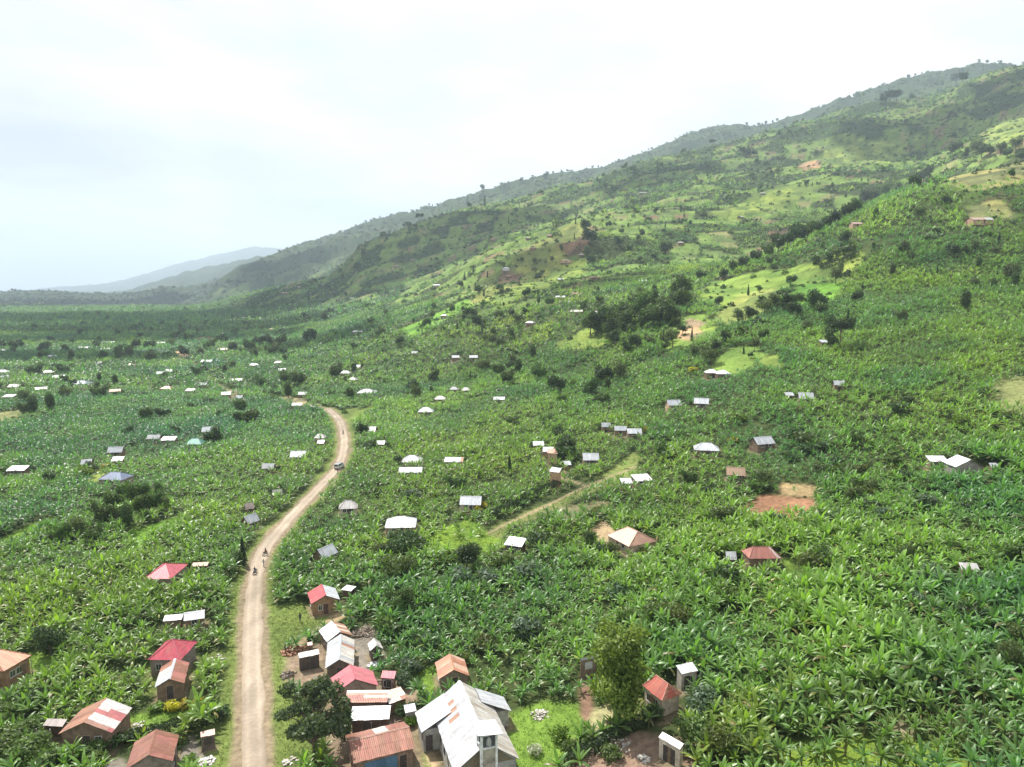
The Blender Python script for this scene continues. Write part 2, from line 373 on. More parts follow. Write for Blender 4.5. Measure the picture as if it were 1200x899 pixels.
def cover(x, y, z):
    """ground colour and how much banana / scrub grows there"""
    n1 = fbm(x/38., y/38., 51, 3); n2 = fbm(x/9., y/9., 57, 3)
    col = np.empty(x.shape+(3,)); col[:] = (.048, .066, .023)
    col *= (.7+.6*n2)[..., None]
    ban = np.ones(x.shape); scr = np.clip((n1-.5)*4, 0, 1)*.5
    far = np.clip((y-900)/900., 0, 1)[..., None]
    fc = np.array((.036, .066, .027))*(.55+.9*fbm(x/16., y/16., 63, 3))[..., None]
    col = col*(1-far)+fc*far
    # terraced plots on the slopes
    hill = np.clip((z-20)/25., 0, 1)*np.clip((y-420)/200., 0, 1)
    wx = x+24*(fbm(x/70., y/70., 71, 2)-.5); wy = y+50*(fbm(x/90., y/90., 77, 2)-.5)
    idv, edge = cells(wx/44., wy/38., 5)
    idw, _e2 = cells(wx/20., wy/15., 15)
    op = fbm(x/330., y/330., 81, 2)
    thr = .44+1.5*(op-.5)+np.clip((z-60)/500., 0, .42)-.15*np.clip((450-y)/200., 0, 1)
    plot = (idv < thr)*hill
    pc = np.where((idw < .30)[..., None], np.array((.12,.185,.042)), np.where((idw < .62)[..., None], np.array((.14,.21,.052)), np.where((idw < .82)[..., None], np.array((.10,.145,.045)), np.where((idw < .93)[..., None], np.array((.18,.18,.075)), np.array((.17,.12,.075))))))
    pc = pc*(.85+.6*n2)[..., None]
    a = np.clip(plot*np.clip((edge-.03)/.05, 0, 1), 0, 1)[..., None]
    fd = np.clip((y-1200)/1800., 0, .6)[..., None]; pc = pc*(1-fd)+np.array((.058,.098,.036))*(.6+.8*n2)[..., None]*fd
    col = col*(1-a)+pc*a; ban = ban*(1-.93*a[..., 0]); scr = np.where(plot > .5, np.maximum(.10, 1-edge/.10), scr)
    scr = np.maximum(scr, hill*(idv > .86)*.9); ban = ban*(1-hill*(idv > .86)*.85)
    hi = np.clip((z-140)/250., 0, 1); ban = ban*(1-.75*hi); scr = np.maximum(scr, .45*hi)
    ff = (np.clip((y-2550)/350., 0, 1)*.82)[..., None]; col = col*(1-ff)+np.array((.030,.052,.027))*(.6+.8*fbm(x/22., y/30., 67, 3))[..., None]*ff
    wob = (n2-.5)*2
    for P_, c, s, k in AREAS_W:
        b = (x > P_[:, 0].min()-6) & (x < P_[:, 0].max()+6) & (y > P_[:, 1].min()-6) & (y < P_[:, 1].max()+6)
        if not b.any(): continue
        sd = poly_sd(P_, x[b], y[b])+wob[b]*s*1.4
        w = np.clip(sd/s+.5, 0, 1)
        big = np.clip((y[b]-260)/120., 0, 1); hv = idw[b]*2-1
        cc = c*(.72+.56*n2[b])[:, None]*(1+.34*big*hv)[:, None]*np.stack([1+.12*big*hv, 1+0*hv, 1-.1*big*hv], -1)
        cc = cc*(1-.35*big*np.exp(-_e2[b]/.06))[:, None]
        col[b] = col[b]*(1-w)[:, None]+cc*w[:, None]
        ban[b] *= 1-w*(1-k); scr[b] = scr[b]*(1-w*(1-k*.6))+w*big*(.05+.5*np.exp(-_e2[b]/.08))
    near = (y < 760) & (x < 60)
    if near.any():
        d = line_d(ROAD, x[near], y[near]); wv = wob[near]
        w = np.clip((5.0+1.6*wv-d)/1.6, 0, 1)
        col[near] = col[near]*(1-w)[:, None]+np.array(VERGE)*(.75+.5*n2[near])[:, None]*w[:, None]
        w2 = np.clip((3.0+.9*wv-d)/.9, 0, 1)
        col[near] = col[near]*(1-w2)[:, None]+np.array((.22,.175,.12))*w2[:, None]
        k = np.clip((d-3.9-.8*wv)/1.2, 0, 1); ban[near] *= k; scr[near] *= k
    for L_, wd in ((LANE, 1.5), (TRACKS[0], 1.3), (TRACKS[1], 1.3)):
        b = (x > L_[:, 0].min()-8) & (x < L_[:, 0].max()+8) & (y > L_[:, 1].min()-8) & (y < L_[:, 1].max()+8)
        if not b.any(): continue
        d = line_d(L_, x[b], y[b])
        w = np.clip((wd*.55+.5*wob[b]-d)/.6, 0, 1); col[b] = col[b]*(1-w)[:, None]+np.array((.27,.21,.14))*w[:, None]
        k = np.clip((d-wd)/1.5, 0, 1); ban[b] *= k; scr[b] *= k
    for fx, fy, yaw, hl, hw in FOOT:
        R_ = hl+hw+3
        b = (np.abs(x-fx) < R_) & (np.abs(y-fy) < R_)
        if not b.any(): continue
        dx, dy = x[b]-fx, y[b]-fy
        lx = np.abs(dx*cos(yaw)+dy*sin(yaw))-hl; ly = np.abs(-dx*sin(yaw)+dy*cos(yaw))-hw
        d = np.maximum(lx, ly)
        w = np.clip((.6+.6*wob[b]-d)/.8, 0, 1); col[b] = col[b]*(1-w)[:, None]+np.array((.19,.155,.10))*w[:, None]
        k = np.clip((d-1.2)/.5, 0, 1); ban[b] *= k; scr[b] *= k
    return col, ban, scr
def build_ground():
    V = np.stack([XG, YG, ZG], -1)
    col, ban, scr = cover(XG.ravel(), YG.ravel(), ZG.ravel())
    i = np.arange(NU-1)[:, None]*NY+np.arange(NY-1)[None, :]
    Q = np.stack([i, i+NY, i+NY+1, i+1], -1).reshape(-1, 4)
    # a skirt carries the sheet on behind the viewpoint
    V = V.reshape(-1, 3)
    n0 = len(V)
    ys = 30.0
    sk = np.array([(-6000, -380, -3), (6000, -380, -3), (-6000, 5000, -3), (6000, 5000, -3)], float)
    m, nt, N, L = newmat('ground')
    a = N('ShaderNodeAttribute', attribute_name='Col'); g = N('ShaderNodeNewGeometry')
    n = N('ShaderNodeTexNoise', i_Scale=.9, i_Detail=8., i_Roughness=.7); L(g.outputs['Position'], n.inputs['Vector'])
    n2 = N('ShaderNodeTexNoise', i_Scale=.07, i_Detail=5., i_Roughness=.6); L(g.outputs['Position'], n2.inputs['Vector'])
    c = mixc(N, L, 'MULTIPLY', 1., a.outputs['Color'], ramp(N, L, n.outputs[0], [(.3, (.55,.55,.55)), (.7, (1.4,1.4,1.35))]))
    c = mixc(N, L, 'MULTIPLY', 1., c, ramp(N, L, n2.outputs[0], [(.3, (.75,.78,.75)), (.7, (1.22,1.18,1.15))]))
    p = N('ShaderNodeBsdfPrincipled', i_Roughness=.95); p.inputs['Specular IOR Level'].default_value = .1
    L(c, p.inputs['Base Color'])
    b = N('ShaderNodeBump', i_Strength=.6, i_Distance=.35); L(n.outputs[0], b.inputs['Height']); L(b.outputs[0], p.inputs['Normal'])
    o = N('ShaderNodeOutputMaterial'); L(p.outputs[0], o.inputs[0])
    me = mesh_np('ground', np.vstack([V, sk]), np.vstack([Q, [[n0, n0+1, n0+3, n0+2]]]), [m], np.vstack([col, np.tile((.06,.08,.03), (4, 1))]), smooth=True)
    setp(link('ground', me), kind='structure')
def build_road():
    """the dirt road: a slightly cambered sheet with two worn wheel lines and ragged edges"""
    P_ = []; acc = [0]
    for i in range(1, len(ROAD)): acc.append(acc[-1]+np.hypot(*(ROAD[i]-ROAD[i-1])))
    s = np.arange(0, acc[-1], .8)
    cx = np.interp(s, acc, ROAD[:, 0]); cy = np.interp(s, acc, ROAD[:, 1])
    tx = np.gradient(cx); ty = np.gradient(cy); ln = np.hypot(tx, ty); nx, ny = -ty/ln, tx/ln
    W = np.linspace(-1, 1, 21)
    half = 1.66+.25*(fbm(s/14., s*0, 5, 3)-.5)*2
    hl = half+.35*(fbm(s/4., s*0+3, 6, 3)-.5)*2; hr = half+.35*(fbm(s/4., s*0+9, 8, 3)-.5)*2
    off = np.where(W[None, :] < 0, W[None, :]*hl[:, None], W[None, :]*hr[:, None])
    X = cx[:, None]-nx[:, None]*off*-1; Y = cy[:, None]+ny[:, None]*off
    X = cx[:, None]+nx[:, None]*off
    rut = np.exp(-((np.abs(off)-.75)/.3)**2)
    Zr = zat(X, Y)+.06+.05*(1-W[None, :]**2)-.045*rut+.03*(fbm(X/1.3, Y/1.3, 91, 3)-.5)
    Zr[:, 0] -= .09; Zr[:, -1] -= .09
    base = np.array((.31,.255,.195))
    c = base*(.62+.7*fbm(X/3., Y/7., 93, 4))[..., None]*(.8+.4*fbm(X/11., Y/15., 97, 3))[..., None]
    c = c*(1+.16*rut)[..., None]
    edge = np.clip((np.abs(W)-.66)/.34, 0, 1)[None, :, None]*np.ones(X.shape+(1,))
    c = c*(1-edge*.6)+np.array((.25,.195,.14))*edge*.6
    nS, nW = X.shape
    i = np.arange(nS-1)[:, None]*nW+np.arange(nW-1)[None, :]
    Q = np.stack([i, i+1, i+nW+1, i+nW], -1).reshape(-1, 4)
    me = mesh_np('dirt_road', np.stack([X, Y, Zr], -1).reshape(-1, 3), Q, [attr_mat('road_dirt', .95, 1.5, .14, .5, .1)], c.reshape(-1, 3), smooth=True)
    setp(link('dirt_road', me), kind='structure')
# ------------------------------------------------------------------ banana plants
def leaf_strip(o, az, e0, bend, Ln, Wd, seg, fold, r, twist=0.):
    """one arching banana leaf; two halves folded along the midrib"""
    p = np.array(o, float); V = []; st = Ln/seg
    s = np.array((-sin(az), cos(az), 0.))
    for k in range(seg+1):
        t = k/seg; e = e0-bend*t**1.25
        d = np.array((cos(az)*cos(e), sin(az)*cos(e), sin(e)))
        up = np.cross(d, s); w = Wd*max(.06, (sin(pi*min(1, .10+.86*t)))**.55)*(1-.15*r.random())
        if k == 0: w = .06
        tw = twist*t
        sd = s*cos(tw)+up*sin(tw)
        V += [p-sd*w*cos(fold)-up*w*sin(fold)*-1*-1, p.copy(), p+sd*w*cos(fold)-up*w*sin(fold)]
        p = p+d*st
    F = []
    for k in range(seg):
        a = 3*k
        F += [(a, a+1, a+4, a+3), (a+1, a+2, a+5, a+4)]
    return np.array(V), np.array(F)
def banana_crown(seed, nleaf, seg, H, big=1.):
    r = random.Random(seed); V = []; F = []; T = []; n = 0
    for i in range(nleaf):
        q = i/(nleaf-1)
        az = i*2.399+r.uniform(-.4, .4)
        e0 = radians(80-64*q+r.uniform(-10, 10)); bend = radians(24+42*q+r.uniform(-14, 26))
        Ln = big*r.uniform(1.75, 2.5)*(.75 if i == 0 else 1.); Wd = big*r.uniform(.22, .32)*(.5 if i == 0 else 1)
        v, f = leaf_strip((0, 0, H-.25*q), az, e0, bend, Ln, Wd, seg, radians(r.uniform(8, 38)), r, r.uniform(-.5, .5))
        V.append(v); F.append(f+n); n += len(v)
        t = np.array((1., 1., 1.))*r.uniform(.82, 1.14)
        if q > .82 and r.random() < .5: t = np.array(r.choice([(1.5, 1.05, .8), (1.2, .62, .9)]))
        if i < 2: t = np.array((1.3, 1.28, 1.1))
        T.append(np.tile(t, (len(v), 1)))
    return np.vstack(V), np.vstack(F), np.vstack(T)
def banana_stem(seed, H):
    r = random.Random(seed+99); b = MB()
    dx, dy = r.uniform(-.2, .2), r.uniform(-.2, .2)
    b.tube([(dx*0, 0, -.25), (dx*.2, dy*.2, H*.5), (dx*.0, dy*.0, H)], [.17, .13, .085], 7, (.14, .13, .05))
    return b
BASEC = np.array((.118, .210, .048))
TEMPL = {}
for lod, (nl, sg) in enumerate(((10, 5), (8, 3), (6, 2))):
    TEMPL[lod] = []
    for k in range(7 if lod < 2 else 5):
        H = [2.1, 1.7, 2.5, 1.4, 2.9, 1.9, 2.3][k]
        TEMPL[lod].append((H, banana_crown(100*lod+k, nl+(k % 2), sg, H, 1.0 if lod < 2 else 1.08)))
def tint_at(x, y, z):
    a = fbm(x/26., y/26., 131, 3); b = fbm(x/110., y/110., 137, 2)
    yl = np.clip((a-.50)*3.4+.35*np.clip((x-5)/30., 0, 1)*np.clip((230-y)/80., 0, 1), -.9, 1.1); bl = np.clip((b-.5)*3, -1, 1)
    c = np.stack([1+.40*yl-.10*bl, 1+.24*yl+.02*bl, 1-.05*yl+.26*bl], -1)
    q = (np.clip((-x-20)/140., 0, 1)*np.clip((y-140)/160., 0, 1))[:, None]
    c = c*(1-q*(1-np.array((.74, .86, 1.10))))
    return c
def place_mesh(templs, which, x, y, z, s, rot, col):
    """all plants of one distance band merged into one foliage mass"""
    VV = []; FF = []; CC = []; n = 0
    for k, (H, (V, F, T)) in enumerate(templs):
        m = which == k
        if not m.any(): continue
        c, sn = np.cos(rot[m]), np.sin(rot[m]); S = s[m]
        X = (c[:, None]*V[None, :, 0]-sn[:, None]*V[None, :, 1])*S[:, None]+x[m][:, None]
        Y = (sn[:, None]*V[None, :, 0]+c[:, None]*V[None, :, 1])*S[:, None]+y[m][:, None]
        Zz = V[None, :, 2]*S[:, None]+z[m][:, None]
        VV.append(np.stack([X, Y, Zz], -1).reshape(-1, 3))
        N_ = m.sum(); F2 = (F[None]+(np.arange(N_)*len(V))[:, None, None]).reshape(-1, F.shape[1])+n
        FF.append(F2); n += N_*len(V)
        CC.append((col[m][:, None, :]*T[None]).reshape(-1, 3))
    return np.vstack(VV), np.vstack(FF), np.vstack(CC)
def scatter(y0, y1, sp, seed, um=.93):
    """jittered points on the ground between two distances, inside the wedge the photograph looks into"""
    ys = np.arange(y0, y1, sp); X = []; Y = []
    r = np.random.default_rng(seed)
    for yy in ys:
        w = um*yy+14
        xs = np.arange(-w, w, sp); X.append(xs); Y.append(np.full(len(xs), yy))
    x = np.concatenate(X); y = np.concatenate(Y)
    x = x+r.uniform(-.48, .48, len(x))*sp; y = np.maximum(y+r.uniform(-.48, .48, len(x))*sp, 46)
    k = ~hidden(x, y); x, y = x[k], y[k]
    return x, y, zat(x, y), r
SHRUB = []
def shrub_template(seed, n, size):
    r = np.random.default_rng(seed)
    d = r.normal(size=(n, 3)); d /= np.linalg.norm(d, axis=1)[:, None]; d[:, 2] = np.abs(d[:, 2])*1.0
    lob = .72+.5*vnoise(d[:, 0]*1.7+seed, d[:, 1]*1.7+d[:, 2], seed)
    p = d*np.array((1., 1., 1.05))*lob[:, None]*(.55+.45*r.random(n)**.5)[:, None]+(0, 0, .1)
    a = r.normal(size=(n, 3))*.8+d; a /= np.linalg.norm(a, axis=1)[:, None]
    t = np.cross(a, r.normal(size=(n, 3))); t /= np.linalg.norm(t, axis=1)[:, None]; b = np.cross(a, t)
    s = size*(.7+.6*r.random(n))[:, None]
    V = np.stack([p-t*s, p-b*s*.55, p+t*s, p+b*s*.55], 1).reshape(-1, 3)
    F = np.arange(4*n).reshape(-1, 4)
    T = np.repeat((.75+.5*r.random(n))[:, None]*np.ones((1, 3)), 4, 0)
    return (1., (V, F, T))
SHR_N = [shrub_template(k, 170, .17) for k in range(5)]
SHR_F = [shrub_template(k+20, 34, .36) for k in range(5)]
NEAR_PLANTS = []
def build_plants():
    parts = []
    bands = [(50, 170, 1.42, 0), (170, 420, 1.58, 1), (420, 1000, 3.2, 2), (1000, 2300, 7.4, 2)]
    for y0, y1, sp, lod in bands:
        x, y, z, r = scatter(y0, y1, sp, 1000+int(y0))
        _, ban, _ = cover(x, y, z)
        gap = np.where(fbm(x/8., y/8., 147, 2) < .27, .5, 1.) if y0 < 1000 else 1.
        k = r.random(len(x)) < ban*.97*gap; x, y, z = x[k], y[k], z[k]; n = len(x)
        s = .72*r.uniform(.62, 1.32, n)*(1.0+.45*(fbm(x/13., y/13., 141, 2)-.5)*2)
        if y0 >= 420: s = s*(1.5 if y0 < 1000 else 2.7)
        s = s*(1+.16*np.clip((x-8)/25., 0, 1)*np.clip((190-y)/60., 0, 1))
        rot = r.uniform(0, 2*pi, n); w = r.integers(0, len(TEMPL[lod]), n)
        col = BASEC*tint_at(x, y, z)*r.uniform(.72, 1.26, n)[:, None]
        if lod:
            wx = x+24*(fbm(x/70., y/70., 71, 2)-.5); wy = y+50*(fbm(x/90., y/90., 77, 2)-.5)
            hv, ed = cells(wx/27., wy/24., 25); q_ = np.clip((y-200)/250., 0, 1)
            col = col*(1+q_*(hv-.55)*.62)[:, None]*np.stack([1+q_*(hv-.5)*.3, 1+0*hv, 1-q_*(hv-.5)*.3], -1); s = s*(1-.30*q_*np.exp(-ed/.06))
        if lod == 0:
            px, py = proj(x, y, z+1.6)
            inn = np.nonzero((px > 6) & (px < 1194) & (py < 893) & (py > 0))[0]
            o = inn[np.argsort(y[inn])][:300]
            for i in o: NEAR_PLANTS.append((x[i], y[i], z[i], s[i], rot[i], int(w[i])))
            kk = np.ones(n, bool); kk[o] = False
            x, y, z, s, rot, w, col = x[kk], y[kk], z[kk], s[kk], rot[kk], w[kk], col[kk]
        parts.append(place_mesh(TEMPL[lod], w, x, y, z-.1, s, rot, col))
    n = 0; VV = []; FF = []; CC = []
    for V, F, C in parts: VV.append(V); FF.append(F+n); CC.append(C); n += len(V)
    V = np.vstack(VV); print('banana stuff', len(V))
    o = link('banana_plantation', mesh_np('banana_plantation', V, np.vstack(FF), [M_BAN], np.vstack(CC)))
    setp(o, 'dense green banana plantation covering the valley floor and lower slopes beyond the nearest plants', 'banana plants', kind='stuff')
    # scrub, weeds and low bushes between and beyond the plants
    parts = []
    for y0, y1, sp, tm, sc in [(50, 330, 2.5, SHR_N, .62), (330, 900, 4.3, SHR_F, 1.25), (900, 2600, 10.5, SHR_F, 2.6), (2600, 4300, 20, SHR_F, 5.)]:
        x, y, z, r = scatter(y0, y1, sp, 2000+int(y0))
        _, ban, scr = cover(x, y, z)
        pr = np.clip(scr+.5*(ban > .6), 0, 1) if y0 < 900 else np.clip(scr+.4*(ban > .4), 0, 1)
        k = r.random(len(x)) < pr; x, y, z = x[k], y[k], z[k]; n = len(x)
        s = sc*r.uniform(.5, 1.3, n)*np.where(r.random(n) < .12, 1.7, 1); rot = r.uniform(0, 2*pi, n); w = r.integers(0, 5, n)
        hue = r.random(n)
        c = np.where((hue < .5)[:, None], np.array((.058,.102,.025)), np.where((hue < .75)[:, None], np.array((.088,.14,.03)), np.array((.05,.088,.038))))
        if y0 >= 300: c = c*np.where(r.random(n) < .45, .58, 1.)[:, None]; s = s*np.where(r.random(n) < .1, 1.5, 1)
        parts.append(place_mesh(tm, w, x, y, z-.1, s, rot, c*r.uniform(.75, 1.25, n)[:, None]))
    n = 0; VV = []; FF = []; CC = []
    for V, F, C in parts: VV.append(V); FF.append(F+n); CC.append(C); n += len(V)
    V = np.vstack(VV); print('scrub', len(V))
    o = link('undergrowth', mesh_np('undergrowth', V, np.vstack(FF), [M_TREE], np.vstack(CC)))
    setp(o, 'low green scrub and weeds between the banana plants and along the field edges', 'undergrowth', kind='stuff')
    # tufts of grass on lawns, verges and fields
    x, y, z, r = scatter(50, 200, .62, 3000)
    col, ban, scr = cover(x, y, z)
    g = (col[:, 1] > col[:, 0]*1.12) & (col[:, 1] > .10) & (ban < .5) & (r.random(len(x)) < .8)
    x, y, z, col = x[g], y[g], z[g], col[g]; n = len(x)
    tm = []
    for k in range(4):
        q = random.Random(k); Vs = []; Fs = []
        for j in range(6):
            a = q.uniform(0, 6.28); o0 = np.array((q.uniform(-.3, .3), q.uniform(-.3, .3), -.03)); d = np.array((cos(a), sin(a), 0)); sdd = np.array((-sin(a), cos(a), 0))*.05
            h = q.uniform(.1, .26); Vs += [o0-sdd, o0+sdd, o0+d*h*.6+sdd*.4+(0, 0, h), o0+d*h*.6-sdd*.4+(0, 0, h)]; Fs.append((4*j, 4*j+1, 4*j+2, 4*j+3))
        tm.append((1., (np.array(Vs), np.array(Fs), np.ones((len(Vs), 3)))))
    V, F, C = place_mesh(tm, r.integers(0, 4, n), x, y, z, r.uniform(.6, 1.35, n), r.uniform(0, 6.28, n), col*r.uniform(.8, 1.2, n)[:, None])
    o = link('grass', mesh_np('grass', V, F, [M_TREE], C)); print('grass', len(V))
    setp(o, 'short bright green grass on the lawns and road verges', 'grass', kind='stuff')
# ------------------------------------------------------------------ houses
WHT=(.47,.50,.53); WH2=(.38,.395,.41); RST=(.25,.105,.065); RS2=(.33,.16,.10); PNK=(.50,.135,.16); REDR=(.42,.055,.07); ORG=(.46,.215,.13); TANR=(.43,.25,.175)
BLU=(.13,.175,.27); GRN=(.09,.25,.205); GRY=(.38,.39,.40); CRM=(.55,.46,.38); PALE=(.52,.50,.48)
MUD=(.205,.145,.10); BRK=(.29,.15,.095); PLA=(.47,.40,.31); CEM=(.27,.26,.25); WW=(.55,.54,.52); DRK=(.07,.06,.055); WOOD=(.16,.11,.075)
def iron_mat():
    m, nt, N, L = newmat('iron_sheet')
    a = N('ShaderNodeAttribute', attribute_name='Col'); tc = N('ShaderNodeTexCoord'); oi = N('ShaderNodeObjectInfo')
    ad = N('ShaderNodeVectorMath', operation='ADD'); L(tc.outputs['Object'], ad.inputs[0]); L(oi.outputs['Random'], ad.inputs[1])
    n = N('ShaderNodeTexNoise', i_Scale=1.3, i_Detail=7., i_Roughness=.7); L(ad.outputs[0], n.inputs['Vector'])
    mp = N('ShaderNodeMapping'); mp.inputs['Scale'].default_value = (5, .5, .5); L(ad.outputs[0], mp.inputs[0])
    n2 = N('ShaderNodeTexNoise', i_Scale=1.2, i_Detail=5.); L(mp.outputs[0], n2.inputs['Vector'])
    c = mixc(N, L, 'MULTIPLY', 1., a.outputs['Color'], ramp(N, L, n2.outputs[0], [(.32, (.66,)*3), (.66, (1.14,)*3)]))
    f = ramp(N, L, n.outputs[0], [(.50, (0,)*3), (.72, (.6,)*3)])
    c = mixc(N, L, 'MIX', f, c, (.30, .18, .12))
    p = N('ShaderNodeBsdfPrincipled', i_Roughness=.48, i_Metallic=.15); L(c, p.inputs['Base Color'])
    sx = N('ShaderNodeSeparateXYZ'); L(tc.outputs['Object'], sx.inputs[0])
    ml = N('ShaderNodeMath', operation='MULTIPLY'); L(sx.outputs[0], ml.inputs[0]); ml.inputs[1].default_value = 26.
    sn = N('ShaderNodeMath', operation='SINE'); L(ml.outputs[0], sn.inputs[0])
    b = N('ShaderNodeBump', i_Strength=.25, i_Distance=.03); L(sn.outputs[0], b.inputs['Height']); L(b.outputs[0], p.inputs['Normal'])
    o = N('ShaderNodeOutputMaterial'); L(p.outputs[0], o.inputs[0]); return m
M_IRON = iron_mat()
M_WALL = attr_mat('wall_plaster', .9, 1.3, .42, .3)
M_WOOD = attr_mat('painted_wood', .7, 5., .25, .1)
def glass_dark():
    m, nt, N, L = newmat('window_glass'); p = N('ShaderNodeBsdfPrincipled', i_Roughness=.12); p.inputs['Base Color'].default_value = (.03, .035, .04, 1)
    o = N('ShaderNodeOutputMaterial'); L(p.outputs[0], o.inputs[0]); return m
M_GLASS = glass_dark()
def pick(pal, i, j, nc, nr, r):
    if isinstance(pal, tuple): c = pal
    elif isinstance(pal, list): c = pal[min(int(i/nc*len(pal)), len(pal)-1)]; c = c[min(int(j/nr*len(c)), len(c)-1)] if isinstance(c, list) else c
    else: c = pal(i, j, nc, nr, r)
    k = r.uniform(.88, 1.08); return tuple(x*k for x in c)
def stripes(*cs, w=None):
    def f(i, j, nc, nr, r):
        q = random.Random(i*7+len(cs)); return q.choices(cs, w)[0]
    return f
def patches(*cs, w=None):
    return lambda i, j, nc, nr, r: r.choices(cs, w)[0]
def sheets(b, p00, p10, p11, p01, pal, r, sw=.85, nr=2):
    p00, p10, p11, p01 = [np.array(p, float) for p in (p00, p10, p11, p01)]
    nc = max(2, int(round(max(np.linalg.norm(p10-p00), np.linalg.norm(p11-p01))/sw)))
    nrm = np.cross(p10-p00, p01-p00) if np.linalg.norm(p01-p00) > .01 else np.cross(p10-p00, p11-p00)
    nrm /= max(np.linalg.norm(nrm), 1e-6)
    if nrm[2] < 0: nrm = -nrm
    g = lambda s, t: (p00*(1-s)+p10*s)*(1-t)+(p01*(1-s)+p11*s)*t
    for i in range(nc):
        for j in range(nr):
            s0, s1 = i/nc, (i+1)/nc; t0, t1 = max(0, j/nr-.012 if j else 0), (j+1)/nr
            up = nrm*(.012*((i % 2)+1)+.014*j+r.uniform(0, .006)); lip = (g(.5, 0)-g(.5, 1)); lip /= max(np.linalg.norm(lip), 1e-6)
            ex = lip*(r.uniform(-.03, .06) if j == 0 else .02)
            b.add([g(s0, t0)+up+ex, g(s1, t0)+up+ex, g(s1, t1)+up, g(s0, t1)+up], [(0, 1, 2, 3)], pick(pal, i, j, nc, nr, r))
    c = (.16, .14, .12)
    b.add([p00-nrm*.05, p10-nrm*.05, p11-nrm*.05, p01-nrm*.05, p00, p10, p11, p01], [(3, 2, 1, 0), (0, 1, 5, 4), (1, 2, 6, 5), (3, 0, 4, 7)], c)
HOUSES = []      # every placed house: (empty, px, py, size)
LANDM = []
class House:
    pass
def fit(E1, E2, E3, hw, hr, mono):
    z0 = at(*E1, hw)[2]
    for _ in range(4):
        a = np.array(at_plane(*E1, z0+hw)); b = np.array(at_plane(*E2, z0+hw)); c = np.array(at_plane(*E3, z0+hw+(hr if mono else 0)))
        d = b-a; L = np.hypot(*d); d = d/L; pr = np.array((-d[1], d[0])); W = float((c-a) @ pr)
        ctr = a+d*L/2+pr*W/2; z0 = float(zat(*ctr))
    return ctr, math.atan2(d[1], d[0]), L, abs(W), (1 if W > 0 else -1), z0
def add_house(name, label, roof, E=None, pos=None, hw=2.4, hr=1.0, pa=WHT, pb=None, wall=MUD, ov=.35, cat='house', hip=.8, openings=(), posts=(), ridge=None,
              near=True, nr=2, clear=1., seed=0, group=None, lm=None, open_side=None):
    """E: three roof corners seen in the photo (two ends of one eave, then the corner across);  pos: (px, py, width px, depth ratio, turn)"""
    h = House(); mono = roof == 'mono'
    if E is not None: ctr, yaw, L, W, sg, z0 = fit(*E, hw, hr, mono); cpx = sum(e[0] for e in E)/3; cpy = sum(e[1] for e in E)/3
    else:
        px, py, wp, ratio, turn = pos
        x, y, z0 = at(px, py, hw+.4*hr); dep = y*CT-(z0-CAMZ)*ST
        ext = wp*dep/FPX; t = radians(turn)
        L = ext/max(abs(cos(t))+ratio*abs(sin(t)), .3); W = L*ratio
        ctr = np.array((x, y)); yaw = t; sg = 1; cpx, cpy = px, py
    h.__dict__.update(locals()); HOUSES.append(h)
    cx, cy = ctr
    FOOT.append((cx, cy, yaw, L/2, W/2))
    if clear:   # trodden ground before the house
        dd = np.hypot(cx, cy); FOOT.append((cx-cx/dd*clear*.8, cy-cy/dd*clear*.8, yaw, L/2*.9, W/2*.9))
    if lm: LANDM.append((cpx, cpy, lm))
    return h
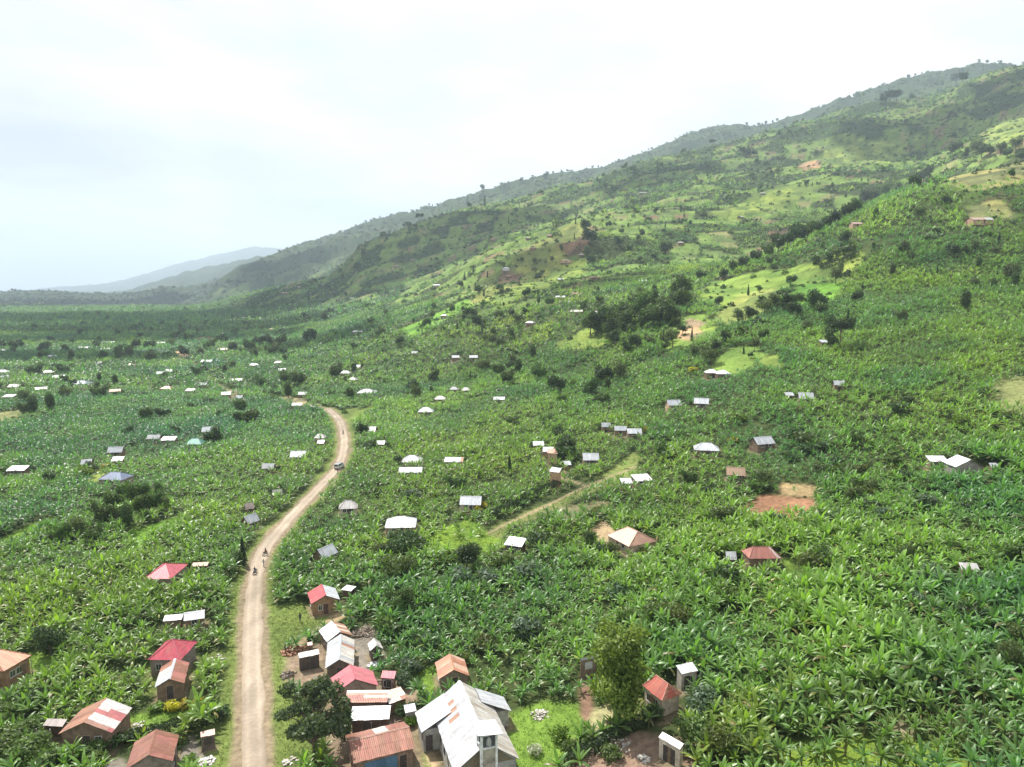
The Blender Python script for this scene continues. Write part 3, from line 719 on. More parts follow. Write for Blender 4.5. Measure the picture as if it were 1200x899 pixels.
def house_parts(h):
    r = random.Random(h.seed+int(h.cpx*7)); L, W, sg, hw, hr, ov = h.L, h.W, h.sg, h.hw, h.hr, min(h.ov, .12*min(h.L, h.W)+.05)
    if isinstance(h.label, tuple): h.label = f'tiny {h.label[0]} roofed house {whereabouts(*h.label[1:])}'
    e = empty(h.name, (h.ctr[0], h.ctr[1], h.z0), h.yaw); setp(e, h.label, h.cat, h.group); h.e = e
    pb = h.pb if h.pb is not None else h.pa; nr = h.nr if h.near else 1; sw = .85 if h.near else max(.9, L/6)
    Y = lambda t: sg*t
    A, B = -W/2, W/2
    b = MB(); rc = MB(); lw, ww = L/2-ov, W/2-ov
    if h.roof == 'gable':
        sheets(b, (-L/2, Y(A), hw), (L/2, Y(A), hw), (L/2, 0, hw+hr), (-L/2, 0, hw+hr), h.pa, r, sw, nr)
        sheets(b, (-L/2, Y(B), hw), (L/2, Y(B), hw), (L/2, 0, hw+hr), (-L/2, 0, hw+hr), pb, r, sw, nr)
        rc.add([(-L/2-.03, -.2, hw+hr-.2*hr/(W/2)+.07), (L/2+.03, -.2, hw+hr-.2*hr/(W/2)+.07), (L/2+.03, 0, hw+hr+.09), (-L/2-.03, 0, hw+hr+.09), (L/2+.03, .2, hw+hr-.2*hr/(W/2)+.07), (-L/2-.03, .2, hw+hr-.2*hr/(W/2)+.07)], [(0, 1, 2, 3), (3, 2, 4, 5)], h.ridge or pick(h.pa, 0, 1, 4, 2, r))
    elif h.roof == 'hip':
        k = min(h.hip*W/2, L/2-.02)
        r0, r1 = (-L/2+k, 0, hw+hr), (L/2-k, 0, hw+hr)
        sheets(b, (-L/2, Y(A), hw), (L/2, Y(A), hw), r1, r0, h.pa, r, sw, 1); sheets(b, (-L/2, Y(B), hw), (L/2, Y(B), hw), r1, r0, pb, r, sw, 1)
        sheets(b, (-L/2, Y(A), hw), (-L/2, Y(B), hw), r0, r0, h.pa, r, sw, 1); sheets(b, (L/2, Y(A), hw), (L/2, Y(B), hw), r1, r1, pb, r, sw, 1)
        for p, q in ((r0, r1), (r0, (-L/2, A, hw)), (r0, (-L/2, B, hw)), (r1, (L/2, A, hw)), (r1, (L/2, B, hw))):
            if np.linalg.norm(np.array(p)-np.array(q)) > .1: rc.tube([tuple(np.array(p)+(0, 0, .05)), tuple(np.array(q)+(0, 0, .05))], .07, 5, h.ridge or pick(h.pa, 0, 0, 1, 1, r))
    else:
        sheets(b, (-L/2, Y(A), hw), (L/2, Y(A), hw), (L/2, Y(B), hw+hr), (-L/2, Y(B), hw+hr), h.pa, r, sw, nr)
    ro = b.build('roof', M_IRON, e)
    if rc.n and h.near: rc.build('ridge_cap', M_IRON, ro)
    # walls, with gable tops where the roof has them
    zt = lambda t: hw-.04 if h.roof == 'hip' else (hw+hr*(1-abs(t)/(W/2))-.07 if h.roof == 'gable' else hw+hr*(t+W/2)/W-.07)
    w = MB(); z_ = -1.2; t_ = .18; wc = h.wall
    def panel(p, q, zs):
        """an upright wall from p to q in plan; zs = [(0..1, top height)]"""
        p = np.array(p); q = np.array(q); d = (q-p)/np.linalg.norm(q-p); n = np.array((-d[1], d[0]))*t_/2; v = []; 
        for s_, zz in zs:
            c = p+(q-p)*s_
            for off in (n, -n): v += [(c[0]+off[0], c[1]+off[1], z_), (c[0]+off[0], c[1]+off[1], zz)]
        f = []
        for i in range(len(zs)-1):
            a = 4*i; f += [(a, a+4, a+5, a+1), (a+2, a+3, a+7, a+6), (a+1, a+5, a+7, a+3)]
        k = 4*(len(zs)-1); f += [(0, 1, 3, 2), (k, k+2, k+3, k+1)]
        w.add(v, f, wc)
    zA, zB = zt(-ww), zt(ww)
    gz = [(0, zA), (.5, zt(0)), (1, zB)] if h.roof == 'gable' else [(0, zA), (1, zB)]
    for side, (p, q, zs) in {'A': ((-lw+t_/2, Y(-ww)), (lw-t_/2, Y(-ww)), [(0, zA), (1, zA)]), 'B': ((-lw+t_/2, Y(ww)), (lw-t_/2, Y(ww)), [(0, zB), (1, zB)]),
                             'N': ((-lw, Y(-ww-t_/2)), (-lw, Y(ww+t_/2)), gz), 'F': ((lw, Y(-ww-t_/2)), (lw, Y(ww+t_/2)), gz)}.items():
        if h.open_side == side: continue
        panel(p, q, zs)
    w.build('wall', M_WALL, e)
    def slab(side, u, z0, z1, wd, depth, c, name, par, m):
        o = MB(); u0, u1 = u-wd/2, u+wd/2; g = t_/2+depth; gi = t_/2-.02
        if side in 'NF':
            s = -1 if side == 'N' else 1; xs = sorted((s*(lw+gi), s*(lw+g))); ys = sorted((Y(u0), Y(u1))); o.box(*xs, *ys, z0, z1, c)
        else:
            s = -1 if side == 'A' else 1; ys = sorted((Y(s*(ww+gi)), Y(s*(ww+g)))); o.box(u0, u1, *ys, z0, z1, c)
        return o.build(name, m, par)
    for side, kind, pos, wd, ht, sill, c in h.openings:
        u = pos*((ww if side in 'NF' else lw)-wd/2-.1)
        if kind == 'door':
            d = slab(side, u, -.3, ht, wd, .05, c, 'door', e, M_WOOD)
            if h.near: slab(side, u, -.3, ht+.08, wd+.18, .03, tuple(x*1.3+.03 for x in wc), 'frame', d, M_WALL); slab(side, u+wd*.36, 1.0, 1.12, .06, .1, (.3, .3, .28), 'handle', d, M_WOOD)
        elif kind == 'shutter': slab(side, u, sill, sill+ht, wd, .06, c, 'shutter', e, M_WOOD)
        else:
            d = slab(side, u, sill, sill+ht, wd, .04, c, 'window', e, M_GLASS)
            if h.near:
                slab(side, u, sill-.09, sill+ht+.09, wd+.18, .025, (.5, .48, .44), 'frame', d, M_WOOD)
                slab(side, u, sill, sill+ht, .05, .06, (.45, .43, .4), 'mullion', d, M_WOOD); slab(side, u, sill-.14, sill-.09, wd+.3, .12, (.4, .38, .35), 'sill', d, M_WALL)
    for lx, ly, c in h.posts:
        o = MB(); zz = zt(np.clip(ly, -W/2, W/2))-.02; o.tube([(lx, Y(ly), -.9), (lx, Y(ly), zz)], .07, 6, c); o.build('post', M_WOOD, e)
    return e
DOOR = lambda s, p=0., c=WOOD, w=.9: (s, 'door', p, w, 2.0, 0, c)
WIN = lambda s, p=0., w=.8, z=.95, c=(.03,.035,.04): (s, 'window', p, w, .9, z, c)
AH = add_house
# --- along the road, right-hand side
AH('brick_house', 'small brick house with half red, half bare tin gable roof above the grassy verge', 'gable', E=((364.5,708),(360.5,694.5),(398,702)), hw=2.5, hr=1.2, pa=REDR, pb=WHT, wall=(.27,.17,.10), openings=[DOOR('N', .05, (.1,.06,.05)), WIN('N', -.5, .6), WIN('A', .2)], lm='the half red house')
AH('tin_house', 'tin house, white left slope and rust striped right slope, behind the longer one', 'gable', E=((383,752.5),(373.5,739),(414.5,746)), hw=2.3, hr=1.15, pa=(.66,.68,.7), pb=stripes(RS2, (.55,.45,.36), RST, (.6,.55,.48)), wall=MUD, nr=1, openings=[WIN('A', 0)], lm='the rust striped house', clear=0)
AH('long_tin_house', 'long weathered white tin roofed house with brown streaks, in front of the rust striped one', 'gable', E=((381,783.5),(384,753),(414.5,780.5)), hw=2.2, hr=1.2, pa=stripes(WHT, (.55,.52,.47), WH2, w=(4,1,2)), pb=stripes((.56,.53,.48), WH2, RS2, (.42,.34,.27), w=(4,3,1,1)), wall=(.13,.105,.085), openings=[DOOR('A', .2), WIN('A', -.4), DOOR('N', 0, DRK), WIN('B', .3)], lm='the long tin house', clear=0)
AH('pink_roofed_house', 'large house under a faded pink gable roof between the tin house and the striped shop', 'gable', E=((389,815),(384,797),(444.5,806)), hw=2.6, hr=1.7, pa=PNK, pb=(.53,.16,.185), wall=(.33,.25,.2), openings=[WIN('N', .3), DOOR('A', .1), WIN('A', -.5)], lm='the pink roofed house', clear=0)
AH('pink_annex', 'small open fronted annex with a pink sheet roof at the right of the pink house', 'mono', E=((446,794.5),(462,795.5),(444,785.5)), hw=2.3, hr=.55, pa=(.52,.15,.18), wall=(.3,.22,.18), nr=1, openings=[DOOR('A', .3, DRK), WIN('A', -.5)], cat='annex', clear=0, posts=[(1.0,-1.2,WOOD)])
AH('striped_shop', 'low shop with rust and cream striped sheet roof below the pink house', 'mono', E=((404,823.5),(453.5,823),(402,809.5)), hw=2.5, hr=.7, pa=lambda i,j,nc,nr,r: [(.31,.13,.09),(.29,.12,.085),(.56,.47,.39),(.34,.17,.12),(.6,.55,.49)][j] if not (j in (1,2) and i*3 < nc) else (.27,.09,.075), nr=5, wall=(.2,.13,.1), cat='shop', clear=0, openings=[DOOR('A', .2, DRK)], lm='the striped shop')
AH('white_roofed_shop', 'shop with a bright white jagged edged sheet roof and dark front wall', 'mono', E=((410,844.5),(456,843),(405,828.5)), hw=2.4, hr=.6, pa=(.72,.75,.77), nr=2, wall=(.115,.075,.06), cat='shop', clear=0, openings=[DOOR('A', -.3, DRK), DOOR('A', .5, (.09,.06,.05)), WIN('A', .1)], lm='the white roofed shop')
AH('patched_shed', 'small shed roofed with patched pale and rusty sheets beside the striped shop', 'mono', E=((456,825),(478,818),(453,810)), hw=2.1, hr=.3, pa=patches((.5,.38,.31), RS2, (.6,.55,.5), RST), nr=3, wall=WOOD, cat='shed', clear=0)
AH('rusty_lean_to', 'narrow lean-to with orange rust sheets at the left of the two shops', 'mono', E=((394,840),(397,820),(404,838)), hw=1.9, hr=.4, pa=patches(ORG, RST, (.5,.27,.2)), nr=2, wall=WOOD, cat='lean-to', clear=0)
AH('blue_front_store', 'rust red roofed store with one white sheet and blue shuttered front by the church lawn', 'gable', E=((414,895),(486.5,876.5),(408.5,861)), hw=2.7, hr=1.1, pa=stripes(RST, (.29,.11,.075), (.31,.13,.09)), pb=[RST, (.3,.12,.08), (.58,.55,.5), (.29,.11,.08), (.28,.11,.08)], wall=(.24,.17,.13), cat='store', clear=0, ridge=(.36,.2,.15),
   openings=[('A','shutter',-.55,2.6,2.1,.1,(.10,.19,.30)), ('A','shutter',.15,2.6,2.1,.1,(.10,.2,.31)), DOOR('A', .8, DRK)], posts=[(-3.9,-3.0,WOOD)], lm='the blue fronted store')
AH('water_tank_shed', 'tiny white roofed shed half hidden behind leaves between the store and the church', 'mono', E=((475,835.5),(488,833),(473,826.5)), hw=2.0, hr=.4, pa=WHT, nr=1, wall=CEM, cat='shed', clear=0)
AH('open_shelter', 'open fronted shelter with a pale tin roof on the bare yard near the road', 'mono', E=((350.5,771.5),(374.5,766.5),(349.5,765.5)), hw=2.3, hr=.35, pa=(.52,.49,.46), nr=1, wall=(.09,.07,.06), cat='shelter', clear=0, openings=[DOOR('A', .6, DRK)], lm='the open shelter')  # closed front coloured near black for the shade inside the open bay
AH('small_pink_shed', 'tiny shed with pinkish sheet roof behind the open shelter', 'mono', E=((360,757),(366.5,756),(360,753)), hw=1.7, hr=.25, pa=(.5,.33,.3), nr=1, wall=WOOD, cat='shed', clear=0)
AH('outhouse', 'small white gabled outhouse with dark walls right of the long tin house', 'gable', E=((433.7,763),(430.5,754.5),(448,758.5)), hw=1.9, hr=.7, pa=(.62,.62,.6), pb=patches((.6,.6,.58),(.3,.28,.26)), wall=(.12,.09,.075), cat='outhouse', clear=0, openings=[DOOR('N', 0, DRK)], lm='the small outhouse')
AH('tin_canopy', 'small square white tin canopy standing in the bananas behind the half red house', 'mono', E=((411,693),(417.5,687.3),(404.5,687)), hw=1.9, hr=.1, pa=(.7,.71,.7), nr=1, wall=WOOD, cat='canopy', open_side='A')
AH('rust_gable_house', 'small house with an orange rust gable roof alone behind the church', 'gable', E=((514,796),(510,776.5),(549,789.5)), hw=2.2, hr=1.15, pa=stripes(ORG, (.42,.19,.12), (.5,.27,.18)), pb=stripes((.45,.2,.12), (.55,.36,.26), (.4,.17,.1)), wall=(.25,.2,.15), nr=3, openings=[DOOR('N', .2, DRK), WIN('A', 0)], lm='the rust gabled house')
# --- right of the church
AH('wooden_privy', 'narrow two tone privy with white tin roof behind the tall olive tree', 'mono', E=((680.5,776),(699,772.5),(679.5,772)), hw=3.0, hr=.5, pa=WHT, nr=1, wall=(.2,.15,.11), cat='privy', clear=0, openings=[('A','shutter',0,1.2,1.1,1.7,(.5,.5,.48))], lm='the narrow privy')
AH('white_tin_shed', 'plain shed with a white tin roof and pale walls just behind the red hipped house', 'mono', E=((798.5,790.3),(818,786),(787,781)), hw=2.5, hr=.6, pa=(.68,.69,.71), nr=1, wall=(.42,.38,.33), cat='shed', clear=2, openings=[DOOR('A', -.6, DRK), WIN('A', .4)], lm='the white tin shed')
AH('red_hipped_house', 'rust red hipped house with pale walls beside the tall olive tree', 'hip', E=((752.5,803.5),(776,821.5),(767,790)), hw=2.6, hr=1.5, pa=stripes((.36,.075,.05),(.41,.1,.065),(.33,.08,.055)), pb=stripes((.4,.1,.06),(.5,.21,.14)), wall=(.5,.42,.32), hip=.5, openings=[DOOR('A', -.2, (.2,.12,.08)), WIN('A', .4), WIN('A', -.7)], ridge=(.55,.27,.2), clear=2, lm='the red hipped house')
AH('plastered_block', 'plastered latrine block with a tilted white tin roof on the bare ground at the bottom', 'mono', E=((772,863.5),(797,878),(781.5,860.5)), hw=2.6, hr=.35, pa=(.68,.69,.71), nr=1, wall=(.52,.46,.37), cat='latrine', clear=1.5, openings=[DOOR('A', .55, DRK, .7), DOOR('A', 0, (.2,.15,.1), .7), DOOR('A', -.55, DRK, .7)], lm='the plastered latrine')
# --- left of the road
AH('orange_villa', 'wide orange roofed house with a brick veranda at the left edge', 'hip', E=((4,787),(37,768),(-34,764)), hw=2.7, hr=2.0, pa=ORG, pb=(.48,.24,.15), wall=(.27,.16,.10), hip=.7, openings=[WIN('A', .2), WIN('A', -.5), DOOR('A', .7)], lm='the orange villa', clear=0)
AH('orange_veranda', 'lower orange porch roof stepping down in front of the orange roofed house', 'mono', E=((0,787),(34,772.5),(-14,781)), hw=2.3, hr=.5, pa=(.50,.25,.16), nr=1, wall=(.25,.14,.09), cat='porch', clear=0, open_side='A', openings=[], posts=[(-2.4,-1.0,PLA),(0,-1.0,PLA),(2.4,-1.0,PLA)])
AH('red_striped_house', 'house with a red and white striped gable roof near the left edge', 'gable', E=((68,860.5),(96,831),(128,862)), hw=2.5, hr=1.5, pa=stripes(RS2, (.36,.17,.11), RST), pb=lambda i,j,nc,nr,r: (.40,.12,.12) if (i*5+1) % 7 < 3 and j <= (i*3) % 5 else ((.36,.2,.15) if (i*3) % 8 == 0 else (.58,.53,.52)), nr=5, wall=(.2,.14,.1), openings=[DOOR('N', 0, DRK), WIN('N', .6)], lm='the red striped house', clear=2)
AH('grey_lean_to', 'grey sheeted open shed on poles beside the red striped house', 'mono', E=((50,850.5),(73,851.5),(55,842)), hw=2.0, hr=.4, pa=(.3,.26,.25), nr=1, wall=WOOD, cat='shed', open_side='A', clear=2, posts=[(-1.9,-1.0,PALE),(0,-1.0,PALE),(1.9,-1.0,PALE)])
AH('red_pyramid_house', 'house with a clean red pyramid roof left of the road', 'hip', E=((173,773.5),(212,773.5),(185,752)), hw=2.7, hr=1.9, pa=(.42,.045,.075), pb=(.44,.06,.09), wall=(.2,.17,.15), hip=.95, openings=[DOOR('A', 0), WIN('A', .6), WIN('A', -.6)], lm='the red pyramid roof', clear=0, ridge=(.5,.13,.16))
AH('half_white_house', 'low house with half white, half rust roof just in front of the red pyramid roof', 'gable', E=((181,806),(189,781.5),(216,800)), hw=2.2, hr=1.0, pa=[WHT, WHT, (.55,.5,.46), RS2, RST], pb=stripes((.36,.13,.1), RST), nr=2, wall=MUD, openings=[DOOR('N', 0, DRK)], lm='the half white house', clear=0)
AH('rust_red_house', 'rust red gabled house with a few white sheets at the bottom left', 'gable', E=((147,902),(157.5,870.5),(200.5,899)), hw=2.5, hr=1.3, pa=stripes(RST, (.29,.12,.085), (.55,.5,.44), w=(4,4,1)), pb=stripes((.31,.115,.085), RST, (.28,.11,.08)), nr=3, wall=(.24,.2,.17), openings=[DOOR('B', .2, DRK), WIN('B', -.5), WIN('N', 0)], lm='the rust red house', clear=0)
AH('roadside_kiosk', 'tiny kiosk with a rusty sheet roof by the grass at the roadside', 'mono', E=((235,864.5),(252,860.5),(234.7,858)), hw=2.1, hr=.25, pa=patches((.48,.33,.27), (.42,.26,.2)), nr=1, wall=(.14,.11,.095), cat='kiosk', clear=0, openings=[('A','shutter',0,1.0,.9,.9,DRK)], lm='the roadside kiosk')
AH('pink_hipped_house', 'big pinkish red hipped roof among the bananas left of the road', 'hip', E=((168,678.5),(200,678.5),(186,661)), hw=2.7, hr=1.7, pa=(.46,.085,.115), pb=(.48,.1,.13), wall=(.3,.24,.2), hip=.8, openings=[DOOR('A', 0), WIN('A', .5)], lm='the pink hipped house', clear=0)
AH('brown_outbuilding', 'small brown sheeted outbuilding right of the pink hipped roof', 'mono', E=((224,664),(243,663),(226,659.5)), hw=2.1, hr=.3, pa=(.3,.2,.15), nr=1, wall=WOOD, cat='outbuilding')
AH('white_gable_house', 'bright white gabled tin roof in the bananas between the red and pink roofs', 'gable', pos=(228,720,27,.8,20), hw=1.9, hr=.9, pa=(.7,.71,.73), wall=MUD, lm='the white gabled roof', openings=[WIN('A', 0)])
AH('flat_tin_shed', 'long low pale tin roof left of the white gabled one', 'mono', pos=(203,724,22,.5,12), hw=1.7, hr=.4, pa=WH2, nr=1, wall=MUD, cat='shed')
AH('tan_roof_villa', 'large tan pink hipped villa with a swept sandy yard and yellow hedge', 'hip', E=((737,641),(711,627),(763,630)), hw=2.1, hr=2.0, pa=TANR, pb=(.47,.28,.2), wall=(.5,.38,.28), hip=.6, openings=[DOOR('A', .1), WIN('A', -.5)], clear=0)
AH('rust_hip_house', 'rust red hipped house with a white ridge patch beside a vivid lawn', 'hip', E=((878,655),(916,654.5),(884,645)), hw=2.2, hr=1.6, pa=stripes((.36,.14,.11),(.33,.13,.1),(.5,.4,.37), w=(5,5,1)), pb=(.38,.16,.13), wall=(.22,.15,.11), hip=.7, openings=[DOOR('A', 0)], clear=0)
# --- further houses: (px, py, width px, depth ratio, turn), seen mostly as roofs
FAR = [
 ('tin_house','white tin gable house with one rusty patch close to the right edge of the road',(381,646,28,.75,60),'gable',WHT,patches(RS2,WHT),MUD),
 ('tin_house','pale cream hipped roof in the bananas above the bend of the road',(408,591,24,.8,10),'hip',(.55,.52,.5),None,PLA),
 ('porch_house','broad bright white hipped house with a porch and dark windows on a small lawn',(470,610,38,.7,5),'hip',(.72,.74,.76),None,(.33,.25,.19)),
 ('two_roof_house','house with a dull red back roof and white front roof beside yellow hedges',(552,586,26,.8,-3),'gable',WHT,(.33,.12,.11),PLA),
 ('white_shed','white single slope roof on a cut bank beside the green lane',(604,635,27,.6,-22),'mono',(.66,.68,.72),None,WOOD),
 ('grey_hip_house','pale grey hipped house with brown walls',(483,537,23,.7,0),'hip',(.5,.51,.5),None,(.25,.17,.11)),
 ('tin_shed','pair of joined low white roofs just in front of the pale grey hipped house',(481,551,28,.35,3),'mono',WHT,None,MUD),
 ('tin_shed','long white shed roof with a rusty end right of the pale grey hipped house',(532,539,23,.4,-4),'mono',[WHT,WHT,WHT,RS2],None,MUD),
 ('tin_house','white pyramid roof above the grey hipped house',(499,480,18,.8,0),'hip',WHT,None,WOOD),
 ('tin_house','white hipped house on the far side of the road end',(430,458,22,.7,0),'hip',WH2,None,WOOD),
 ('brick_compound','brick compound house with two small grey roofs by the dark roadside bush',(431,503,20,.7,0),'gable',GRY,RS2,(.38,.2,.14)),
 ('tin_shed','small bright white roof below the brick compound',(446,519,10,.6,0),'mono',WHT,None,MUD),
 ('tin_house','white roof in the bananas left of the road bend',(350,532,19,.6,4),'gable',(.68,.69,.7),None,MUD),
 ('tin_house','small greyish white roof left of the road',(315,546,14,.6,0),'gable',WH2,None,MUD),
 ('tin_house','white gabled house close to the left edge of the road',(293,608,20,.75,62),'gable',WHT,WHT,MUD),
 ('tin_house','small faded roof half sunk in bananas left of the road curve',(325,577,13,.6,20),'gable',PALE,None,MUD),
 ('mud_house','small brown pink hut left of the white gabled one',(292,593,13,.7,30),'gable',(.45,.36,.32),None,MUD),
 ('tin_house','tiny pale roof left of the straight road stretch',(375,511,13,.6,0),'hip',PALE,None,MUD),
 ('tin_shed','tiniest pale shed below another pale roof by the road',(376,518,8,.6,0),'mono',PALE,None,MUD),
 ('blue_hip_house','blue grey hipped house with a small lawn behind the dark grove',(136,557,33,.75,-8),'hip',BLU,(.15,.20,.30),(.33,.24,.2)),
 ('green_roof_house','pale green hipped roof in the left valley',(229,517,21,.8,0),'hip',GRN,None,MUD),
 ('tin_shed','white long shed above the blue grey house',(136,527,18,.5,8),'gable',WHT,None,MUD),
 ('tin_shed','white flat shed between the blue grey house and a longer white shed',(138,538,14,.6,12),'mono',WHT,None,MUD),
 ('tin_house','small white gabled roof left of the blue grey house',(102,541,14,.7,15),'gable',WHT,None,MUD),
 ('tin_shed','white flat roofed shed near the left edge of the photo',(21,549,21,.45,4),'mono',WHT,None,WOOD),
 ('tin_house','long white roof left of the pale green one',(198,514,17,.5,8),'mono',WHT,None,MUD),
 ('tin_shed','dull white roof beside a long white roof',(181,512,15,.5,0),'gable',WH2,None,MUD),
 ('tin_house','pair of bright roofs above the pale green one',(247,503,20,.45,10),'gable',WHT,None,MUD),
 ('slate_villa','slate blue roofed villa behind a long compound wall',(96,448,19,.8,0),'hip',(.2,.24,.33),None,(.4,.3,.27)),
 ('tin_house','white roof at the far left edge under the slate blue villa',(11,464,13,.5,0),'mono',WH2,None,MUD),
 ('tin_house','pale roof at the left edge above another white roof',(18,452,13,.6,0),'gable',PALE,None,MUD),
 ('red_roof_school','bright red long roof in the distance beyond the track',(241,396,18,.6,0),'hip',(.45,.08,.08),None,PLA),
 ('orange_roof_house','salmon orange hipped roof among dark trees in the left valley',(196,454,13,.8,0),'hip',(.52,.25,.18),None,MUD),
 ('white_hall','bright white gabled house with a dark end by the brown bank',(265,461,13,.8,20),'gable',(.7,.71,.72),None,MUD),
 ('tin_house','cluster of pale roofs above the salmon roof, the left one',(188,437,9,.6,0),'gable',WHT,None,MUD),
 ('tin_house','cluster of pale roofs above the salmon roof, the right one',(199,434,11,.6,0),'gable',WH2,None,MUD),
 ('mud_house','reddish brown roof above a pair of pale roofs',(152,427,11,.7,0),'hip',(.4,.27,.23),None,MUD),
 ('tin_house','wide pale roof in the far left village',(98,407,15,.5,0),'gable',WHT,None,MUD),
 ('tin_house','twin pale roof in the far left village',(128,401,14,.5,0),'gable',WH2,None,MUD),
 ('tin_house','white roof on the far side of the brown track',(243,423,13,.5,0),'gable',WHT,None,MUD),
 ('mud_house','wide brownish roof beside the bright red roof',(264,409,15,.6,0),'gable',(.45,.34,.28),None,MUD),
 ('tin_house','white flat roof on the brown bank right of the track',(238,450,10,.5,0),'gable',WHT,None,MUD),
 ('tin_shed','pale shed left of the bright white gabled house',(223,457,10,.5,0),'mono',PALE,None,MUD),
 ('tin_house','white roof at the right of the bright white gabled house',(281,465,8,.6,0),'gable',WHT,None,MUD),
 ('tin_house','tiny white roof just above the road end',(355,461,11,.5,0),'gable',WHT,None,MUD),
 ('tin_house','rusty low roof above the road end beside a white one',(348,474,12,.4,0),'mono',WH2,None,MUD),
 ('tin_shed','white roof between dark trees above the road end',(405,436,12,.6,0),'hip',WHT,None,MUD),
 ('tin_house','white roof at the foot of the hill among dark trees',(331,433,9,.6,0),'gable',WHT,None,MUD),
 # right-hand side
 ('tin_house','white roof at the top left of the brown walled cluster',(631,520,13,.6,0),'mono',WHT,None,MUD),
 ('tin_house','half white, half rusty roof in the brown walled cluster',(644,527,17,.6,-6),'mono',[WHT,WHT,RST],None,(.36,.2,.14)),
 ('brown_block','tall tan walled block with a rusty flat roof beside the dark tree',(648,529,14,.8,-12),'mono',(.42,.25,.17),None,(.45,.31,.21)),
 ('brick_tower','narrow tall tan brick building with a tilted white roof',(651,551,14,.5,-30),'mono',WHT,None,(.45,.29,.17)),
 ('tin_shed','small white roof between the narrow brick building and the dark tree',(665,543,9,.8,10),'mono',WHT,None,WOOD),
 ('tin_house','white crossed roof right of the dark tree',(692,535,19,.7,0),'gable',WHT,None,MUD),
 ('tin_house','leftmost of three white roofs in a row on the slope',(710,498,11,.6,0),'gable',WHT,None,MUD),
 ('tin_house','middle of three white roofs in a row on the slope',(727,502,15,.5,-5),'gable',WHT,None,MUD),
 ('tin_house','rightmost of three white roofs in a row on the slope',(743,505,17,.6,0),'gable',WHT,None,MUD),
 ('tin_house','white roofed house at the upper end of the green lane',(752,560,25,.6,14),'mono',(.68,.68,.69),None,MUD),
 ('tin_shed','smaller white shed at the left of the house at the lane end',(734,564,15,.6,8),'mono',(.66,.67,.7),None,MUD),
 ('tin_house','bright white tent shaped roof in the bananas in mid slope',(828,523,33,.8,-12),'hip',WHT,None,MUD),
 ('tin_house','pale white long roof with a yellow bush at its left',(893,516,29,.55,18),'gable',WHT,None,MUD),
 ('tan_wall_house','white roofed house with a tan front wall on the slope',(789,472,18,.6,8),'gable',WHT,None,(.52,.37,.24)),
 ('tin_house','white tilted roof right of the tan walled house',(822,470,20,.6,-16),'gable',WHT,None,MUD),
 ('tin_house','left of two bright roofs below the grassy plot',(834,435,15,.7,0),'hip',(.72,.73,.74),None,WOOD),
 ('tin_house','right of two bright roofs below the grassy plot',(847,436,16,.7,0),'hip',(.7,.72,.74),None,WOOD),
 ('tin_house','white roof partly behind bananas beside the upper field path',(944,464,19,.6,-10),'gable',WHT,None,WOOD),
 ('tin_shed','small white roof left of the one by the upper field path',(925,462,10,.5,0),'mono',WHT,None,WOOD),
 ('tin_house','small white roof below the dark umbrella tree',(983,449,14,.6,-10),'gable',WHT,None,MUD),
 ('tin_shed','tiny white roof beside the trunk of the dark umbrella tree',(965,400,10,.6,8),'mono',WHT,None,MUD),
 ('white_block','flat topped white house, the left of a pair on the right slope',(1098,538,22,.45,-3),'mono',(.72,.73,.75),None,MUD),
 ('white_gable_house','white gable roof showing its grey end wall on the right slope',(1129,541,33,1.3,90),'gable',(.72,.73,.75),(.7,.72,.74),(.3,.28,.26)),
 ('tin_shed','tiny white shed at the right of the white gable end',(1165,546,9,.6,0),'mono',WHT,None,MUD),
 ('mud_house','mud walled house with brown and white roof below a grassy plot high on the right',(1148,257,25,.5,0),'gable',[(.42,.3,.22),(.42,.3,.22),WHT],None,(.45,.28,.2)),
 ('tin_shed','curved pale sheet shed on its own in the right hand bananas',(1136,665,21,.4,-8),'mono',(.55,.53,.52),None,WOOD),
 ('white_tarp_shelter','small shelter covered by a bright white sheet left of the rust red roof',(856,651,12,.7,0),'gable',(.75,.76,.78),None,WOOD),
 ('thatched_house','brown roofed house with dark doorway above the red soil plot',(862,552,25,.7,-14),'gable',(.33,.22,.14),(.4,.3,.2),(.14,.1,.08)),
 ('white_hill_house','white pyramid roof alone on the sunny spur',(593,314,9,.9,0),'hip',(.75,.76,.78),None,WW),
 ('tan_hill_house','tan roofed house on bare soil of the sunny spur',(663,305,13,.8,0),'hip',(.5,.36,.26),None,(.5,.36,.25)),
 ('tin_house','white roof below the sunny spur',(512,334,8,.6,0),'gable',WHT,None,MUD),
 ('tin_house','red roofed speck on the upper middle slope',(732,222,8,.8,0),'hip',(.45,.25,.2),None,MUD),
 ('tin_house','white roof right of the red one on the upper middle slope',(753,226,9,.6,0),'gable',WHT,None,MUD),
 ('tin_house','bright tilted roof high on the middle slope',(868,254,9,.8,40),'gable',WHT,None,MUD),
 ('earth_house','pinkish earth house between the dark trees of the ridge foot',(1003,262,12,.7,0),'gable',(.45,.3,.26),None,(.42,.27,.2)),
 ('tin_house','white roof in the trees at the right edge skyline',(1176,176,12,.5,0),'gable',WHT,None,MUD),
 ('red_soil_house','reddish roof among bananas above the dark wood',(676,344,11,.6,0),'gable',(.4,.22,.16),None,MUD),
 ('tin_house','white roof left of the reddish one above the dark wood',(657,327,7,.6,0),'gable',WHT,None,MUD),
 ('tin_house','bright white roof in the bananas below the sunny spur, the left one',(534,418,9,.5,0),'gable',WHT,None,MUD),
 ('tin_house','bright white roof in the bananas below the sunny spur, the right one',(555,418,10,.5,0),'gable',WHT,None,MUD),
 ('tin_house','white hip roof by the lone dark tree at the foot of the slope',(516,466,13,.6,0),'hip',PALE,None,MUD),
 ('tin_house','long white roof above mid bananas',(585,467,14,.5,-3),'mono',WHT,None,MUD),
